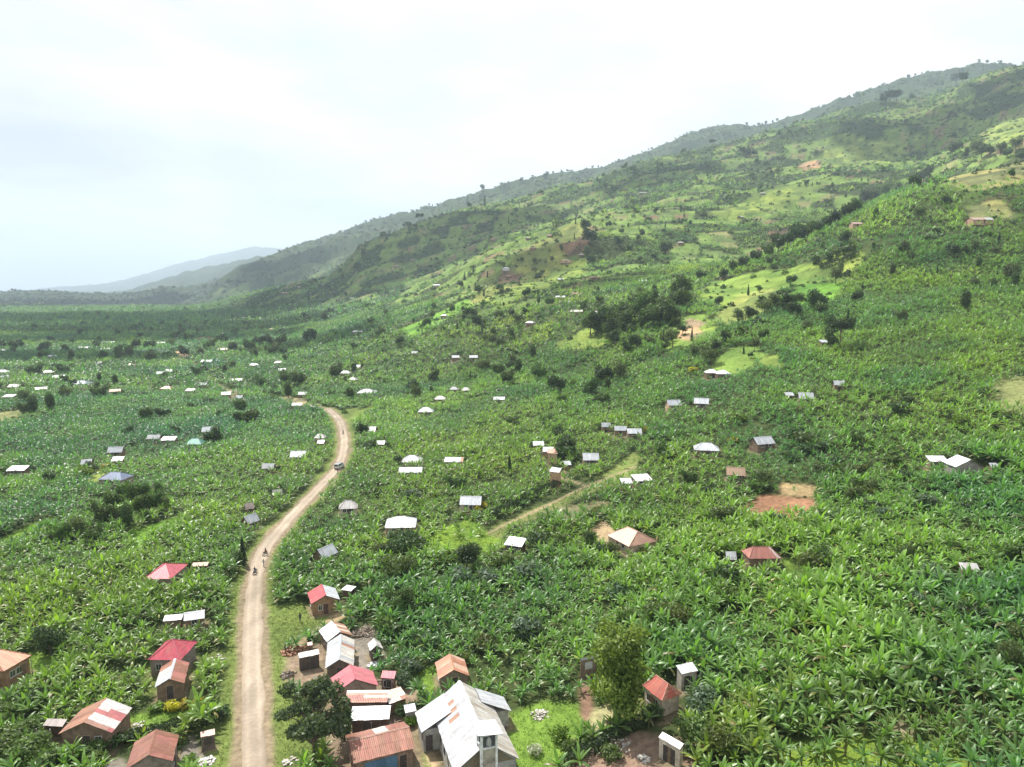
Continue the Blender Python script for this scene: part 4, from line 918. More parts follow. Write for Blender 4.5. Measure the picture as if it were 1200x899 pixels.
 ('tin_house','pale roof right of a white hip roof in mid bananas',(546,456,10,.6,0),'hip',(.6,.56,.55),None,MUD),
 ('tin_house','pale roof left of the pale one in mid bananas',(532,455,10,.6,0),'hip',WH2,None,MUD),
 ('tin_house','small white roof at the foot of the left hill',(418,429,9,.6,0),'gable',WHT,None,MUD),
 ('tin_house','white roof on the lower left hill with dark tree',(486,413,7,.6,0),'gable',WHT,None,MUD),
 ('tin_house','tiny white roof on the dark hillside above the plain',(307,393,9,.6,0),'gable',WHT,None,MUD),
 ('tin_house','tiny grey hip roof on the hillside above the plain',(285,372,8,.7,0),'hip',(.5,.45,.42),None,MUD),
 ('tin_house','tiny white roof beside a grey hip roof above the plain',(316,366,6,.6,0),'gable',WHT,None,MUD),
 ('tin_house','pinkish roof on the dark lower hill',(333,343,9,.8,0),'hip',(.6,.45,.42),None,MUD),
]
for k, (nm, lb, ps, rf, pa, pb, wl) in enumerate(FAR):
    near = ps[2] >= 18
    if ps[3] < .75 and nm not in ('brick_tower',): ps = (*ps[:3], ps[3]*1.3, ps[4])
    AH(nm, lb, rf, pos=ps, hw=(3.6 if nm == 'brown_block' else 5.0 if nm == 'brick_tower' else 1.85), hr=(.9 if rf == 'mono' else 1.75 if near else 1.4), pa=pa, pb=pb, wall=wl, near=near, nr=1, seed=k,
       clear=1.2, openings=([DOOR('A', .1, DRK), WIN('A', -.55), WIN('A', .6)] if near else ([DOOR('A', 0, DRK)] if ps[2] >= 10 else [])))
_q = random.Random(21); _n = 0
while _n < 54:
    _px, _py = (_q.uniform(0, 340), _q.uniform(358, 470)) if _n < 26 else (_q.uniform(330, 900), _q.uniform(225, 450))
    _x, _y, _z = at(_px, _py)
    if _y > 3000 or _y < 420 or hidden(np.array([_x]), np.array([_y]), .0)[0] or any(abs(_px-h.cpx) < 15 and abs(_py-h.cpy) < 6 for h in HOUSES): continue
    _k = _q.choice(['white', 'grey', 'grey', 'pale', 'rusty']); _c = {'white': WHT, 'grey': GRY, 'pale': PALE, 'rusty': RS2}[_k]
    AH('tin_house', (_k, _px, _py), _q.choice(['gable', 'hip', 'mono']), pos=(_px, _py, max(5., _q.uniform(7, 10)*FPX/_y), .7, _q.uniform(-35, 35)), hw=2.0, hr=1.2, pa=_c, wall=MUD, near=False, nr=1, clear=1.)
    _n += 1
LANDM += [(297,640,'the dirt road'), (470,610,'the white porch house'), (739,626,'the tan roofed villa'), (897,648,'the rust hipped house'), (915,595,'the red soil plot'), (136,557,'the blue grey house'),
          (552,586,'the yellow hedged house'), (828,523,'the tent shaped white roof'), (1129,542,'the white gable end'), (640,530,'the brown walled cluster'), (296,800,'the dirt road'), (640,860,'the church lawn'), (296,890,'the dirt road')]
def church():
    """the nave with its two wings, front porch and small bell tower"""
    hw, hr = 3.3, 2.9
    ctr, yaw, L, W, sg, z0 = fit((532,906), (504.5,827), (605,882), hw, hr, False)
    FOOT.append((ctr[0], ctr[1], yaw, L/2, W/2)); FOOT.append((ctr[0]+cos(yaw)*L*.36, ctr[1]+sin(yaw)*L*.36, yaw, L*.16, W/2+2.4))
    LANDM.append((560,860,'the church'))
    def build():
        r = random.Random(4); Y = lambda t: sg*t
        e = empty('church', (ctr[0], ctr[1], z0), yaw); setp(e, 'white tin roofed church with rust streaked left slope, two wings and a small bell tower', 'church')
        b = MB()
        def pal(i, j, nc, nr, q):
            if 0.52 < i/nc < .88 and (i % 2) == 0 and j == 1: return (.42, .24, .16)
            return q.choice([(.50,.52,.55),(.47,.49,.52),(.53,.54,.56),(.45,.46,.47)])
        sheets(b, (-L/2, Y(-W/2), hw), (L/2, Y(-W/2), hw), (L/2, 0, hw+hr), (-L/2, 0, hw+hr), pal, r, .8, 3)
        sheets(b, (-L/2, Y(W/2), hw), (L/2, Y(W/2), hw), (L/2, 0, hw+hr), (-L/2, 0, hw+hr), stripes((.5,.47,.43), (.42,.37,.31), (.56,.54,.52), (.36,.27,.2), w=(4,2,3,1)), r, .8, 2)
        ro = b.build('roof', M_IRON, e)
        rc = MB(); rc.add([(-L/2, -.25, hw+hr-.05), (L/2, -.25, hw+hr-.05), (L/2, 0, hw+hr+.1), (-L/2, 0, hw+hr+.1), (L/2, .25, hw+hr-.05), (-L/2, .25, hw+hr-.05)], [(0,1,2,3),(3,2,4,5)], (.72,.73,.75)); rc.build('ridge_cap', M_IRON, ro)
        w = MB(); lw, ww = L/2-.5, W/2-.4; c = (.40,.385,.36)
        w.box(-lw, lw, Y(-ww)-.1, Y(-ww)+.1, -1, hw-.02, c); w.box(-lw, lw, Y(ww)-.1, Y(ww)+.1, -1, hw-.02, c)
        for s in (-1, 1):
            x = s*lw; zt = hw+hr*(1-ww/(W/2))-.08
            w.add([(x-.1,-ww,-1),(x-.1,ww,-1),(x-.1,ww,zt),(x-.1,0,hw+hr-.15),(x-.1,-ww,zt),(x+.1,-ww,-1),(x+.1,ww,-1),(x+.1,ww,zt),(x+.1,0,hw+hr-.15),(x+.1,-ww,zt)], [(0,1,2,3,4),(9,8,7,6,5),(0,4,9,5),(1,6,7,2),(2,7,8,3),(3,8,9,4)], c)
        w.build('wall', M_WALL, e)
        # darker gable panel above the front wall, proud of it
        g = MB(); x = -lw-.13
        g.add([(x,-ww+.2,hw-.1),(x,ww-.2,hw-.1),(x,0,hw+hr-.35),(x+.02,-ww+.2,hw-.1),(x+.02,ww-.2,hw-.1),(x+.02,0,hw+hr-.35)], [(0,1,2),(5,4,3),(0,3,4,1),(1,4,5,2),(2,5,3,0)], (.22,.19,.13)); g.build('gable', M_WOOD, e)
        # the wings
        for nm, s, x0, x1, run in (('wing', -1, .18*L, .5*L, 2.1), ('wing', 1, .25*L, .5*L, 2.3)):
            wg = MB(); y0, y1 = s*(ww+.1), s*(W/2+run-.3); zlo = hw-.55
            wg.box(x0+.3, x1-.3, *sorted((Y(y0), Y(y1))), -1, zlo-.05, (.37,.36,.34) if s < 0 else (.42,.4,.37)); wo = wg.build('wing', M_WALL, e)
            rr = MB(); sheets(rr, (x0, Y(s*(W/2+run)), zlo-.1), (x1, Y(s*(W/2+run)), zlo-.1), (x1, Y(s*W*.27), hw+hr*.46+.1), (x0, Y(s*W*.27), hw+hr*.46+.1), (.5,.52,.55), r, .8, 2); rr.build('roof', M_IRON, wo)
            if s < 0:
                d = MB(); d.box(x0+.2, x0+.28, *sorted((Y(s*(W/2+.6)), Y(s*(W/2+1.5)))), -.2, 1.9, (.1,.09,.09)); d.build('door', M_WOOD, wo)
                d = MB(); d.box(x0+.9, x0+1.7, *sorted((Y(y1-s*.02), Y(y1+s*.05))), .9, 1.9, (.05,.05,.06)); d.build('window', M_GLASS, wo)
        # porch and bell tower at the front gable
        px0 = -L/2-1.3; t = MB(); tw = 1.25
        t.box(px0-.9, -lw-.2, -1.9, 1.9, -1, 2.5, (.36,.35,.33)); to = t.build('porch', M_WALL, e)
        rr = MB(); sheets(rr, (px0-1.3, -2.2, 2.45), (-lw-.15, -2.2, 2.45), (-lw-.15, 0, 3.6), (px0-1.3, 0, 3.6), (.68,.68,.68), r, .8, 1); sheets(rr, (px0-1.3, 2.2, 2.45), (-lw-.15, 2.2, 2.45), (-lw-.15, 0, 3.6), (px0-1.3, 0, 3.6), (.34,.29,.24), r, .8, 1); rr.build('roof', M_IRON, to)
        d = MB(); d.box(px0-.97, px0-.88, -.7, .7, -.4, 2.0, (.1,.09,.08)); d.build('door', M_WOOD, to)
        tb = MB(); cx = -L/2+.1
        tb.box(cx-tw*.75, cx+tw*.75, -tw*.75, tw*.75, 2.4, 6.1, (.37,.33,.27)); tz = 8.0
        for sx in (-1, 1):
            for sy in (-1, 1): tb.box(cx+sx*tw*.72-.13, cx+sx*tw*.72+.13, sy*tw*.72-.13, sy*tw*.72+.13, 2.3, tz, (.72,.72,.7))
        for z in (6.1, 7.75): tb.box(cx-tw*.8, cx+tw*.8, -tw*.8, tw*.8, z, z+.14, (.72,.72,.7))
        tw_o = tb.build('bell_tower', M_WALL, e)
        bw = MB(); bw.box(cx-.62*tw, cx+.62*tw, -.62*tw, .62*tw, 6.24, 7.75, (.10,.105,.11)); bw.build('louvre', M_WOOD, tw_o)
        bw = MB(); bw.tube([(cx-.62*tw-.02,0,6.5),(cx-.62*tw-.05,0,6.9),(cx-.62*tw-.05,0,7.25),(cx-.62*tw-.02,0,7.5)], [.32,.34,.26,.1], 8, (.42,.42,.4)); bw.build('bell', M_WOOD, tw_o)
        rr = MB(); sheets(rr, (cx-tw*1.2, -tw*1.2, tz), (cx+tw*1.2, -tw*1.2, tz), (cx+tw*1.2, tw*1.2, tz+.35), (cx-tw*1.2, tw*1.2, tz+.35), (.74,.75,.76), r, .8, 1); rr.build('roof', M_IRON, tw_o)
        for s in (-1, 1):
            for k in range(4):
                d = MB(); xx = -lw+1.4+k*2.2
                if s > 0 and xx > .2*L or s < 0 and xx > .14*L: continue
                d.box(xx, xx+.9, *sorted((Y(s*(ww+.08)), Y(s*(ww+.14)))), 1.1, 2.4, (.04,.045,.05)); d.build('window', M_GLASS, e)
    return build
BUILD_CHURCH = church()
# ------------------------------------------------------------------ trees, bushes, hedges
def crown_np(seed, lobes, n, size, col, var=.35, inner=.25, flat=.0):
    """leaf sprays through the volume of several lobes, thicker near their outsides"""
    r = np.random.default_rng(seed); w = np.array([(l[3]*l[4]+l[4]*l[5]+l[3]*l[5]) for l in lobes]); w = w/w.sum()
    k = r.choice(len(lobes), n, p=w); lb = np.array(lobes)[k]
    d = r.normal(size=(n, 3)); d /= np.linalg.norm(d, axis=1)[:, None]
    rad = inner+(1-inner)*r.random(n)**.45
    wob = .74+.52*vnoise(d[:, 0]*2.3+k*3.1+seed, d[:, 1]*2.3+d[:, 2]*1.9, seed)
    p = lb[:, :3]+d*lb[:, 3:6]*(rad*wob)[:, None]
    a = d*.7+r.normal(size=(n, 3))*.75; a /= np.linalg.norm(a, axis=1)[:, None]
    t = np.cross(a, r.normal(size=(n, 3))); t /= np.linalg.norm(t, axis=1)[:, None]; b = np.cross(a, t)
    s = size*(.55+.9*r.random(n))[:, None]
    V = np.stack([p-t*s, p-b*s*.5+a*s*.15, p+t*s, p+b*s*.5+a*s*.15], 1).reshape(-1, 3)
    tone = (1-var)+2*var*r.random(n); lt = (.82+.4*r.random(len(lobes)))[k]
    C = np.repeat((tone*lt)[:, None]*np.array(col), 4, 0)
    return V, np.arange(4*n).reshape(-1, 4), C
def blob(r, n, c, R, spread):
    out = []
    for i in range(n):
        a = r.uniform(0, 6.28); q = r.uniform(.3, 1.)*spread
        f = r.uniform(.38, .62)
        out.append((c[0]+cos(a)*R[0]*q, c[1]+sin(a)*R[1]*q, c[2]+r.uniform(-.75, .8)*R[2]*.8, R[0]*f, R[1]*f, R[2]*f))
    return out
PROTO = {}
SPEC = {  # height, number of leaf sprays, spray size (full detail), colour
 'broad': (10., 3600, .34, (.072,.125,.03)), 'dark': (11., 3400, .34, (.048,.088,.03)), 'tall': (14., 3600, .34, (.06,.105,.03)),
 'cypress': (10., 1800, .22, (.026,.055,.02)), 'umbrella': (13., 3600, .3, (.04,.068,.03)), 'bush': (3.2, 1700, .17, (.085,.135,.034)),
 'bluebush': (3.2, 1700, .18, (.09,.14,.08)), 'olive': (13.5, 8500, .25, (.155,.205,.036)), 'yellow': (2.0, 1100, .14, (.34,.30,.02)), 'lime': (3.0, 1500, .16, (.12,.2,.03)),
 'darkbush': (3.2, 1900, .16, (.052,.092,.032)), 'feather': (11., 3600, .26, (.085,.12,.04)), 'rust': (3.2, 1500, .17, (.105,.135,.032)), 'flower': (2.2, 900, .12, (.42,.44,.36)), 'yard': (11., 5200, .27, (.085,.112,.052))}
def make_tree(sp, var, lod):
    key = (sp, var, lod)
    if key in PROTO: return PROTO[key]
    H, n, size, col = SPEC[sp]; seed = hash((sp, var)) % 1000 if False else sum(ord(c) for c in sp)*7+var*13
    r = random.Random(seed); tr = MB(); bark = (.13, .10, .075)
    if sp in ('bush', 'bluebush', 'yellow', 'lime', 'darkbush', 'rust', 'flower'):
        lob = [(0, 0, H*.48, H*.46, H*.46, H*.42)]+blob(r, 5, (0, 0, H*.5), (H*.52, H*.52, H*.4), .9)
        for k in range(4):
            a = k*1.6+r.uniform(-.3, .3); tr.tube([(0, 0, -.3), (cos(a)*.2*H*.3, sin(a)*.2*H*.3, H*.25), (cos(a)*H*.3, sin(a)*H*.3, H*.62)], [.05*H/3, .04*H/3, .015], 5, bark)
    else:
        if sp == 'cypress': lob = [(0, 0, H*(.12+.8*t), H*.115*(1-.75*t)+.1, H*.115*(1-.75*t)+.1, H*.13) for t in np.linspace(0, 1, 8)]; tt = H*.9
        elif sp == 'tall': lob = [(r.uniform(-.5, .5), r.uniform(-.5, .5), H*(.3+.58*t), H*(.16+.06*sin(pi*t)), H*(.16+.06*sin(pi*t)), H*.14) for t in np.linspace(0, 1, 7)]+blob(r, 6, (0, 0, H*.58), (H*.22, H*.22, H*.4), .9); tt = H*.7
        elif sp == 'olive':
            lob = [(0, 0, H*.55, 2.2, 2.2, 4.2)]+[(r.uniform(-1.7, 1.7), r.uniform(-1.7, 1.7), H*z, r.uniform(1.2, 1.9), r.uniform(1.2, 1.9), r.uniform(.9, 1.5)) for z in np.linspace(.24, .92, 17)]; tt = H*.75
        elif sp == 'umbrella': lob = [(0, 0, H*.82, H*.34, H*.34, H*.1)]+blob(r, 9, (0, 0, H*.74), (H*.36, H*.36, H*.26), .85); tt = H*.7
        elif sp == 'feather': lob = blob(r, 12, (0, 0, H*.62), (H*.34, H*.34, H*.36), 1.0)+[(0, 0, H*.6, H*.16, H*.16, H*.25)]; tt = H*.6
        elif sp == 'yard':
            lob = []
            for k in range(26):
                a = r.uniform(0, 6.28); q = r.uniform(.1, 1)**.6; z = r.uniform(.34, .95); m = 4.2*(1-abs(z-.62)*.9)
                lob.append((cos(a)*m*q, sin(a)*m*q, H*z, r.uniform(.75, 1.3), r.uniform(.75, 1.3), r.uniform(.7, 1.1)))
            tt = H*.45
        else: lob = [(0, 0, H*.58, H*.28, H*.28, H*.28)]+blob(r, 10, (0, 0, H*.58), (H*.36, H*.36, H*.36), .95); tt = H*.55
        tr.tube([(0, 0, -.5), (r.uniform(-.15, .15), r.uniform(-.15, .15), tt*.35), (r.uniform(-.3, .3), r.uniform(-.3, .3), tt)], [.028*H, .02*H, .008*H], 8, bark)
        for k, l in enumerate(lob[::(1 if lod == 0 else 2)]):
            z = min(max(.22*H, l[2]-.16*H), tt); tr.tube([(0, 0, z*.85), (l[0]*.55, l[1]*.55, (z+l[2])/2), (l[0], l[1], l[2])], [.011*H, .007*H, .003*H], 5, bark)
    f = (1., .34, .085)[lod]
    V, F, C = crown_np(seed, lob, max(60, int(n*f)), size*(1/f)**.5*.96, col, .34, .2)
    ct = mesh_np('crown', V, F, [M_TREE], C); tm = tr.mesh('trunk', M_BARK)
    PROTO[key] = (ct, tm, H); return PROTO[key]
NICE = {'broad': 'rounded green broadleaf tree', 'dark': 'dark dense round crowned tree', 'tall': 'tall narrow dark green tree', 'cypress': 'slim pointed cypress like tree', 'umbrella': 'dark flat topped umbrella tree',
        'bush': 'green leafy bush', 'bluebush': 'blue green bush', 'olive': 'tall olive green tree with a full crown', 'yellow': 'bright yellow leaved bush', 'lime': 'light lime green bush', 'darkbush': 'dark green dense bush',
        'feather': 'open feathery crowned tree', 'rust': 'bush with rusty olive foliage', 'flower': 'shrub covered with white flowers', 'yard': 'open branched dark leaved yard tree'}
NAMES = {'broad': 'broadleaf_tree', 'dark': 'dark_tree', 'tall': 'tall_tree', 'cypress': 'cypress_tree', 'umbrella': 'umbrella_tree', 'bush': 'leafy_bush', 'bluebush': 'leafy_bush', 'olive': 'olive_green_tree', 'yellow': 'yellow_bush', 'lime': 'leafy_bush',
         'darkbush': 'dark_bush', 'feather': 'feathery_tree', 'rust': 'leafy_bush', 'flower': 'flowering_shrub', 'yard': 'yard_tree'}
ISBUSH = {'bush', 'bluebush', 'yellow', 'lime', 'darkbush', 'rust', 'flower'}
def whereabouts(px, py):
    """a phrase that places something by the nearest landmark of the scene"""
    if py > 470:
        b = min(LANDM, key=lambda l: (l[0]-px)**2+((l[1]-py)*1.6)**2); dx, dy = px-b[0], py-b[1]
        if abs(dx) > abs(dy)*1.5: s = 'right of' if dx > 0 else 'left of'
        else: s = 'in front of' if dy > 0 else 'behind'
        dd = math.hypot(dx, dy); q = '' if dd < 60 else (', farther away' if dd < 140 else ', far off')
        return f'{s} {b[2]}{q}'
    if px < 330: return 'in the hazy far left village' if py < 420 else 'on the far left plain'
    if py < 250: return 'on the slope under the skyline' if px < 900 else 'high on the right hand spur'
    if px < 520: return 'beyond the road end' if py > 370 else 'on the hazy lower ridge'
    if px < 680: return 'around the sunny terraced spur'
    if px < 860: return 'in the dark wood of the hollow' if 330 < py < 410 else 'on the middle slope'
    return 'among the green upper plots' if py > 280 else 'along the crest of the near spur'
def add_tree(px, py, hp, sp, label=None, group=None, world=None, hm=None, rz=None, where=None, widen=1.0):
    """px, py: foot of the tree in the photograph; hp its height there in pixels"""
    if world is None: x, y, z = at(px, py)
    else: x, y, z = world
    dep = y*CT-(z-CAMZ)*ST
    H = hm if hm else hp*dep/FPX/ (CT if py > 480 else 1)
    pxh = H*FPX/dep; lod = 0 if pxh > 34 else (1 if pxh > 13 else 2)
    var = random.randrange(3) if lod else random.randrange(2)
    if sp in ('olive', 'yard'): lod = 0; var = 0
    cm, tm, H0 = make_tree(sp, var, lod)
    s = H/H0
    e = empty(NAMES[sp], (x, y, z-.05), rz if rz is not None else random.uniform(0, 6.28), (s*widen*random.uniform(.9, 1.1), s*widen*random.uniform(.9, 1.1), s))
    if label is None:
        size = 'small ' if H < H0*.7 else ('big ' if H > H0*1.15 else '')
        label = f'{size}{NICE[sp]} {where or whereabouts(px, py)}'
    setp(e, label, 'bush' if sp in ISBUSH else 'tree', group)
    link('crown', cm, e); link('trunk' if sp not in ISBUSH else 'stem', tm, e)
    return e
T = add_tree
def hedge(name, label, line, h, w, col, cat='hedge', size=.13, dens=90, closed=False):
    """a clipped or loose hedge along a line: leaf sprays in a long bank, woody stems inside"""
    L_ = smooth_line([at(*p)[:2] for p in line], 6); seg = np.diff(L_, axis=0); ln = np.hypot(seg[:, 0], seg[:, 1]); acc = np.r_[0, np.cumsum(ln)]
    r = np.random.default_rng(int(line[0][0]*10)); n = int(acc[-1]*dens*(h+w))
    s = r.random(n)*acc[-1]; cx = np.interp(s, acc, L_[:, 0]); cy = np.interp(s, acc, L_[:, 1]); i = np.clip(np.searchsorted(acc, s)-1, 0, len(ln)-1)
    nx, ny = -seg[i, 1]/ln[i], seg[i, 0]/ln[i]
    u = r.uniform(-1, 1, n); v = r.random(n)**.7; hh = h*(.8+.45*vnoise(s*.7, s*0, 3)); ww = w*(.8+.4*vnoise(s*.9, s*0, 5))
    edge = r.random(n) < .5; u = np.where(edge, np.sign(u)*(.75+.25*np.abs(u)), u); v = np.where(~edge, .8+.2*v, v)
    x = cx+nx*u*ww/2; y = cy+ny*u*ww/2; z = zat(x, y)+v*hh
    a = np.stack([nx*u, ny*u, .4+0*u], -1)+r.normal(size=(n, 3))*.6; a /= np.linalg.norm(a, axis=1)[:, None]
    t = np.cross(a, r.normal(size=(n, 3))); t /= np.linalg.norm(t, axis=1)[:, None]; b = np.cross(a, t); q = size*(.6+.8*r.random(n))[:, None]
    p = np.stack([x, y, z], -1); o = p.mean(0); o[2] = float(zat(o[0], o[1])); p = p-o
    V = np.stack([p-t*q, p-b*q*.5, p+t*q, p+b*q*.5], 1).reshape(-1, 3); C = np.repeat((.65+.7*r.random(n))[:, None]*np.array(col), 4, 0)
    e = empty(name, tuple(o)); setp(e, label, cat)
    link('foliage', mesh_np('foliage', V, np.arange(4*n).reshape(-1, 4), [M_TREE], C), e)
    st = MB()
    for k in np.arange(.3, acc[-1], .8):
        xx, yy = np.interp(k, acc, L_[:, 0])-o[0], np.interp(k, acc, L_[:, 1])-o[1]; zz = float(zat(xx+o[0], yy+o[1]))-o[2]
        st.tube([(xx, yy, zz-.2), (xx+.1, yy, zz+h*.75)], [.035, .015], 4, (.1, .075, .05))
    st.build('stem', M_BARK, e); return e
def build_trees():
    # --- single trees near by
    T(368, 893, 86, 'yard', 'big open branched tree with dull leaves on the verge beside the road', hm=11.5, rz=.4)
    T(404, 868, 44, 'dark', 'small dark round tree tucked between the yard tree and the shops', widen=.9)
    T(722, 846, 100, 'olive', 'tall full olive green tree at the end of the hedge right of the church lawn', rz=2.0, hm=14.2, widen=1.22)
    T(293, 775, 14, 'bush', 'round green bush by the open shelter') if False else None
    T(363, 752, 9, 'darkbush', 'small dark bush beside the tiny pink shed')
    T(60, 768, 40, 'dark', 'dark round tree on the lawn right of the orange roofed villa', widen=.95)
    T(263, 840, 14, 'darkbush', 'dark ball of a clipped bush at the roadside end of the left lawn')
    T(202, 832, 12, 'yellow', 'bright yellow green hedge bush, left of two on the far side of the left lawn', widen=1.6); T(216, 830, 11, 'yellow', 'small yellow bush in the middle of the yellow row on the left lawn', widen=1.3); T(233, 830, 15, 'yellow', 'brightest round yellow bush at the right end of the row on the left lawn')
    T(182, 834, 10, 'lime', 'low lime bush at the left end of the yellow row', widen=1.7)
    for px, py, hp, sp in [(14,880,34,'bush'),(34,893,34,'bush'),(60,898,26,'bush'),(86,890,22,'lime'),(4,850,26,'bush'),(22,838,22,'bush'),(40,824,20,'darkbush'),(110,885,20,'bush'),(130,876,18,'darkbush'),(150,868,14,'darkbush'),(56,812,16,'bush'),
                           (30,866,26,'bush'),(112,898,18,'bush'),(220,899,14,'lime')]:
        T(px, py, hp, sp, widen=1.35)
    for px, py, hp, sp, wd in [(822,838,36,'bluebush',1.3),(858,838,22,'bush',1.2),(815,876,38,'bush',1.1),(845,888,44,'rust',1.0),(873,893,42,'bush',1.1),(690,875,16,'bush',1.3),(652,868,18,'lime',1.2),(668,882,18,'bush',1.2),(716,890,18,'bush',1.5),(765,842,18,'bush',1.5),
                               (835,800,20,'bluebush',1.2),(795,742,40,'rust',1.0),(770,735,34,'bush',1.0),(735,735,26,'bush',1.1),(723,702,22,'bluebush',1.2),(850,710,30,'bush',1.1),(845,690,30,'darkbush',1.1),(948,668,26,'rust',1.1),(962,660,26,'bush',1.1),(905,682,18,'darkbush',1.3),
                               (1085,600,22,'bluebush',1.2),(1150,690,22,'bluebush',1.3),(1000,590,22,'feather',1.2),(1020,580,20,'feather',1.1),(905,770,18,'bush',1.),(1165,600,18,'darkbush',1.3),(930,735,16,'bush',1.3),(1135,880,20,'bush',1.4),(1045,885,20,'bush',1.5),(985,560,20,'bush',1.2)]:
        T(px, py, hp, sp, widen=wd)
    for px, py, hp, sp, wd in [(470,655,34,'darkbush',1.2),(466,682,36,'bush',1.1),(547,672,40,'dark',1.1),(486,652,26,'darkbush',1.2),(468,722,38,'broad',1.),(540,690,26,'bluebush',1.3),(620,680,24,'bluebush',1.3),(590,668,22,'bush',1.3),(570,690,24,'bluebush',1.2),(520,665,22,'bush',1.3),
                               (665,536,26,'dark',1.2),(660,540,20,'darkbush',1.2),(597,556,22,'cypress',1.2),(690,645,24,'tall',1.),(706,652,18,'dark',1.),(716,652,20,'feather',1.),(752,650,10,'rust',1.2),(690,640,20,'broad',1.),(655,515,16,'dark',1.3),(640,500,16,'broad',1.2),(600,500,14,'broad',1.2),
                               (285,662,34,'cypress',1.2),(280,668,24,'tall',1.),(249,700,20,'bush',1.3),(455,745,26,'bush',1.),(425,512,18,'dark',1.1),(436,528,12,'darkbush',1.2),(456,530,12,'dark',1.),(60,568,18,'dark',1.),(100,560,16,'lime',1.3),(108,554,14,'dark',1.3),(126,552,10,'yellow',1.2),
                               (150,512,14,'dark',1.3),(205,510,12,'dark',1.2),(245,522,18,'dark',1.1),(254,520,22,'tall',1.2),(480,792,22,'bluebush',1.1),(473,806,20,'bluebush',1.1),(455,822,12,'darkbush',1.2),(483,850,14,'lime',1.2),(478,842,22,'darkbush',.9),
                               (566,596,9,'yellow',1.2),(560,600,8,'yellow',.9),(553,596,7,'darkbush',1.4),(576,606,10,'darkbush',1.5),(543,608,9,'lime',1.2),(498,645,10,'lime',1.),(757,506,7,'yellow',1.1),(737,500,7,'yellow',1.),(858,520,8,'yellow',1.3),(812,437,8,'yellow',1.3),
                               (655,640,18,'bush',1.3),(630,645,22,'darkbush',1.2),(980,600,14,'feather',1.2)]:
        T(px, py, hp, sp, widen=wd)
    T(577, 852, 9, 'flower', 'low white flowering shrub on the church lawn near the nave', widen=1.2); T(628, 884, 14, 'flower', 'white flowering shrub at the front right of the church lawn', widen=1.3)
    T(975, 640, 14, 'flower', 'pale white flowering shrub beside the vivid lawn', widen=1.2)
    # --- the dark grove on the left
    for px, py, hp in [(72,636,36),(92,632,40),(112,640,34),(120,618,44),(138,618,40),(150,624,50),(166,604,40),(134,600,38),(158,592,42),(180,602,40),(190,600,30),(172,590,34),(145,585,28),(60,640,22),(172,612,22),(187,588,32)]:
        T(px, py, hp*.74, random.choice(['tall', 'broad', 'broad', 'feather']), where='in the dark left grove', widen=.9)
    # --- the wood in the hollow and the lines of trees on the slopes
    rr = random.Random(5)
    for k in range(34):
        t = rr.random(); px = 694+t*110+rr.uniform(-6, 6); py = 402-t*36+rr.uniform(-16, 10)
        T(px, py, rr.uniform(18, 30), rr.choice(['broad', 'dark', 'tall', 'broad']), where='in the dark wood of the hollow')
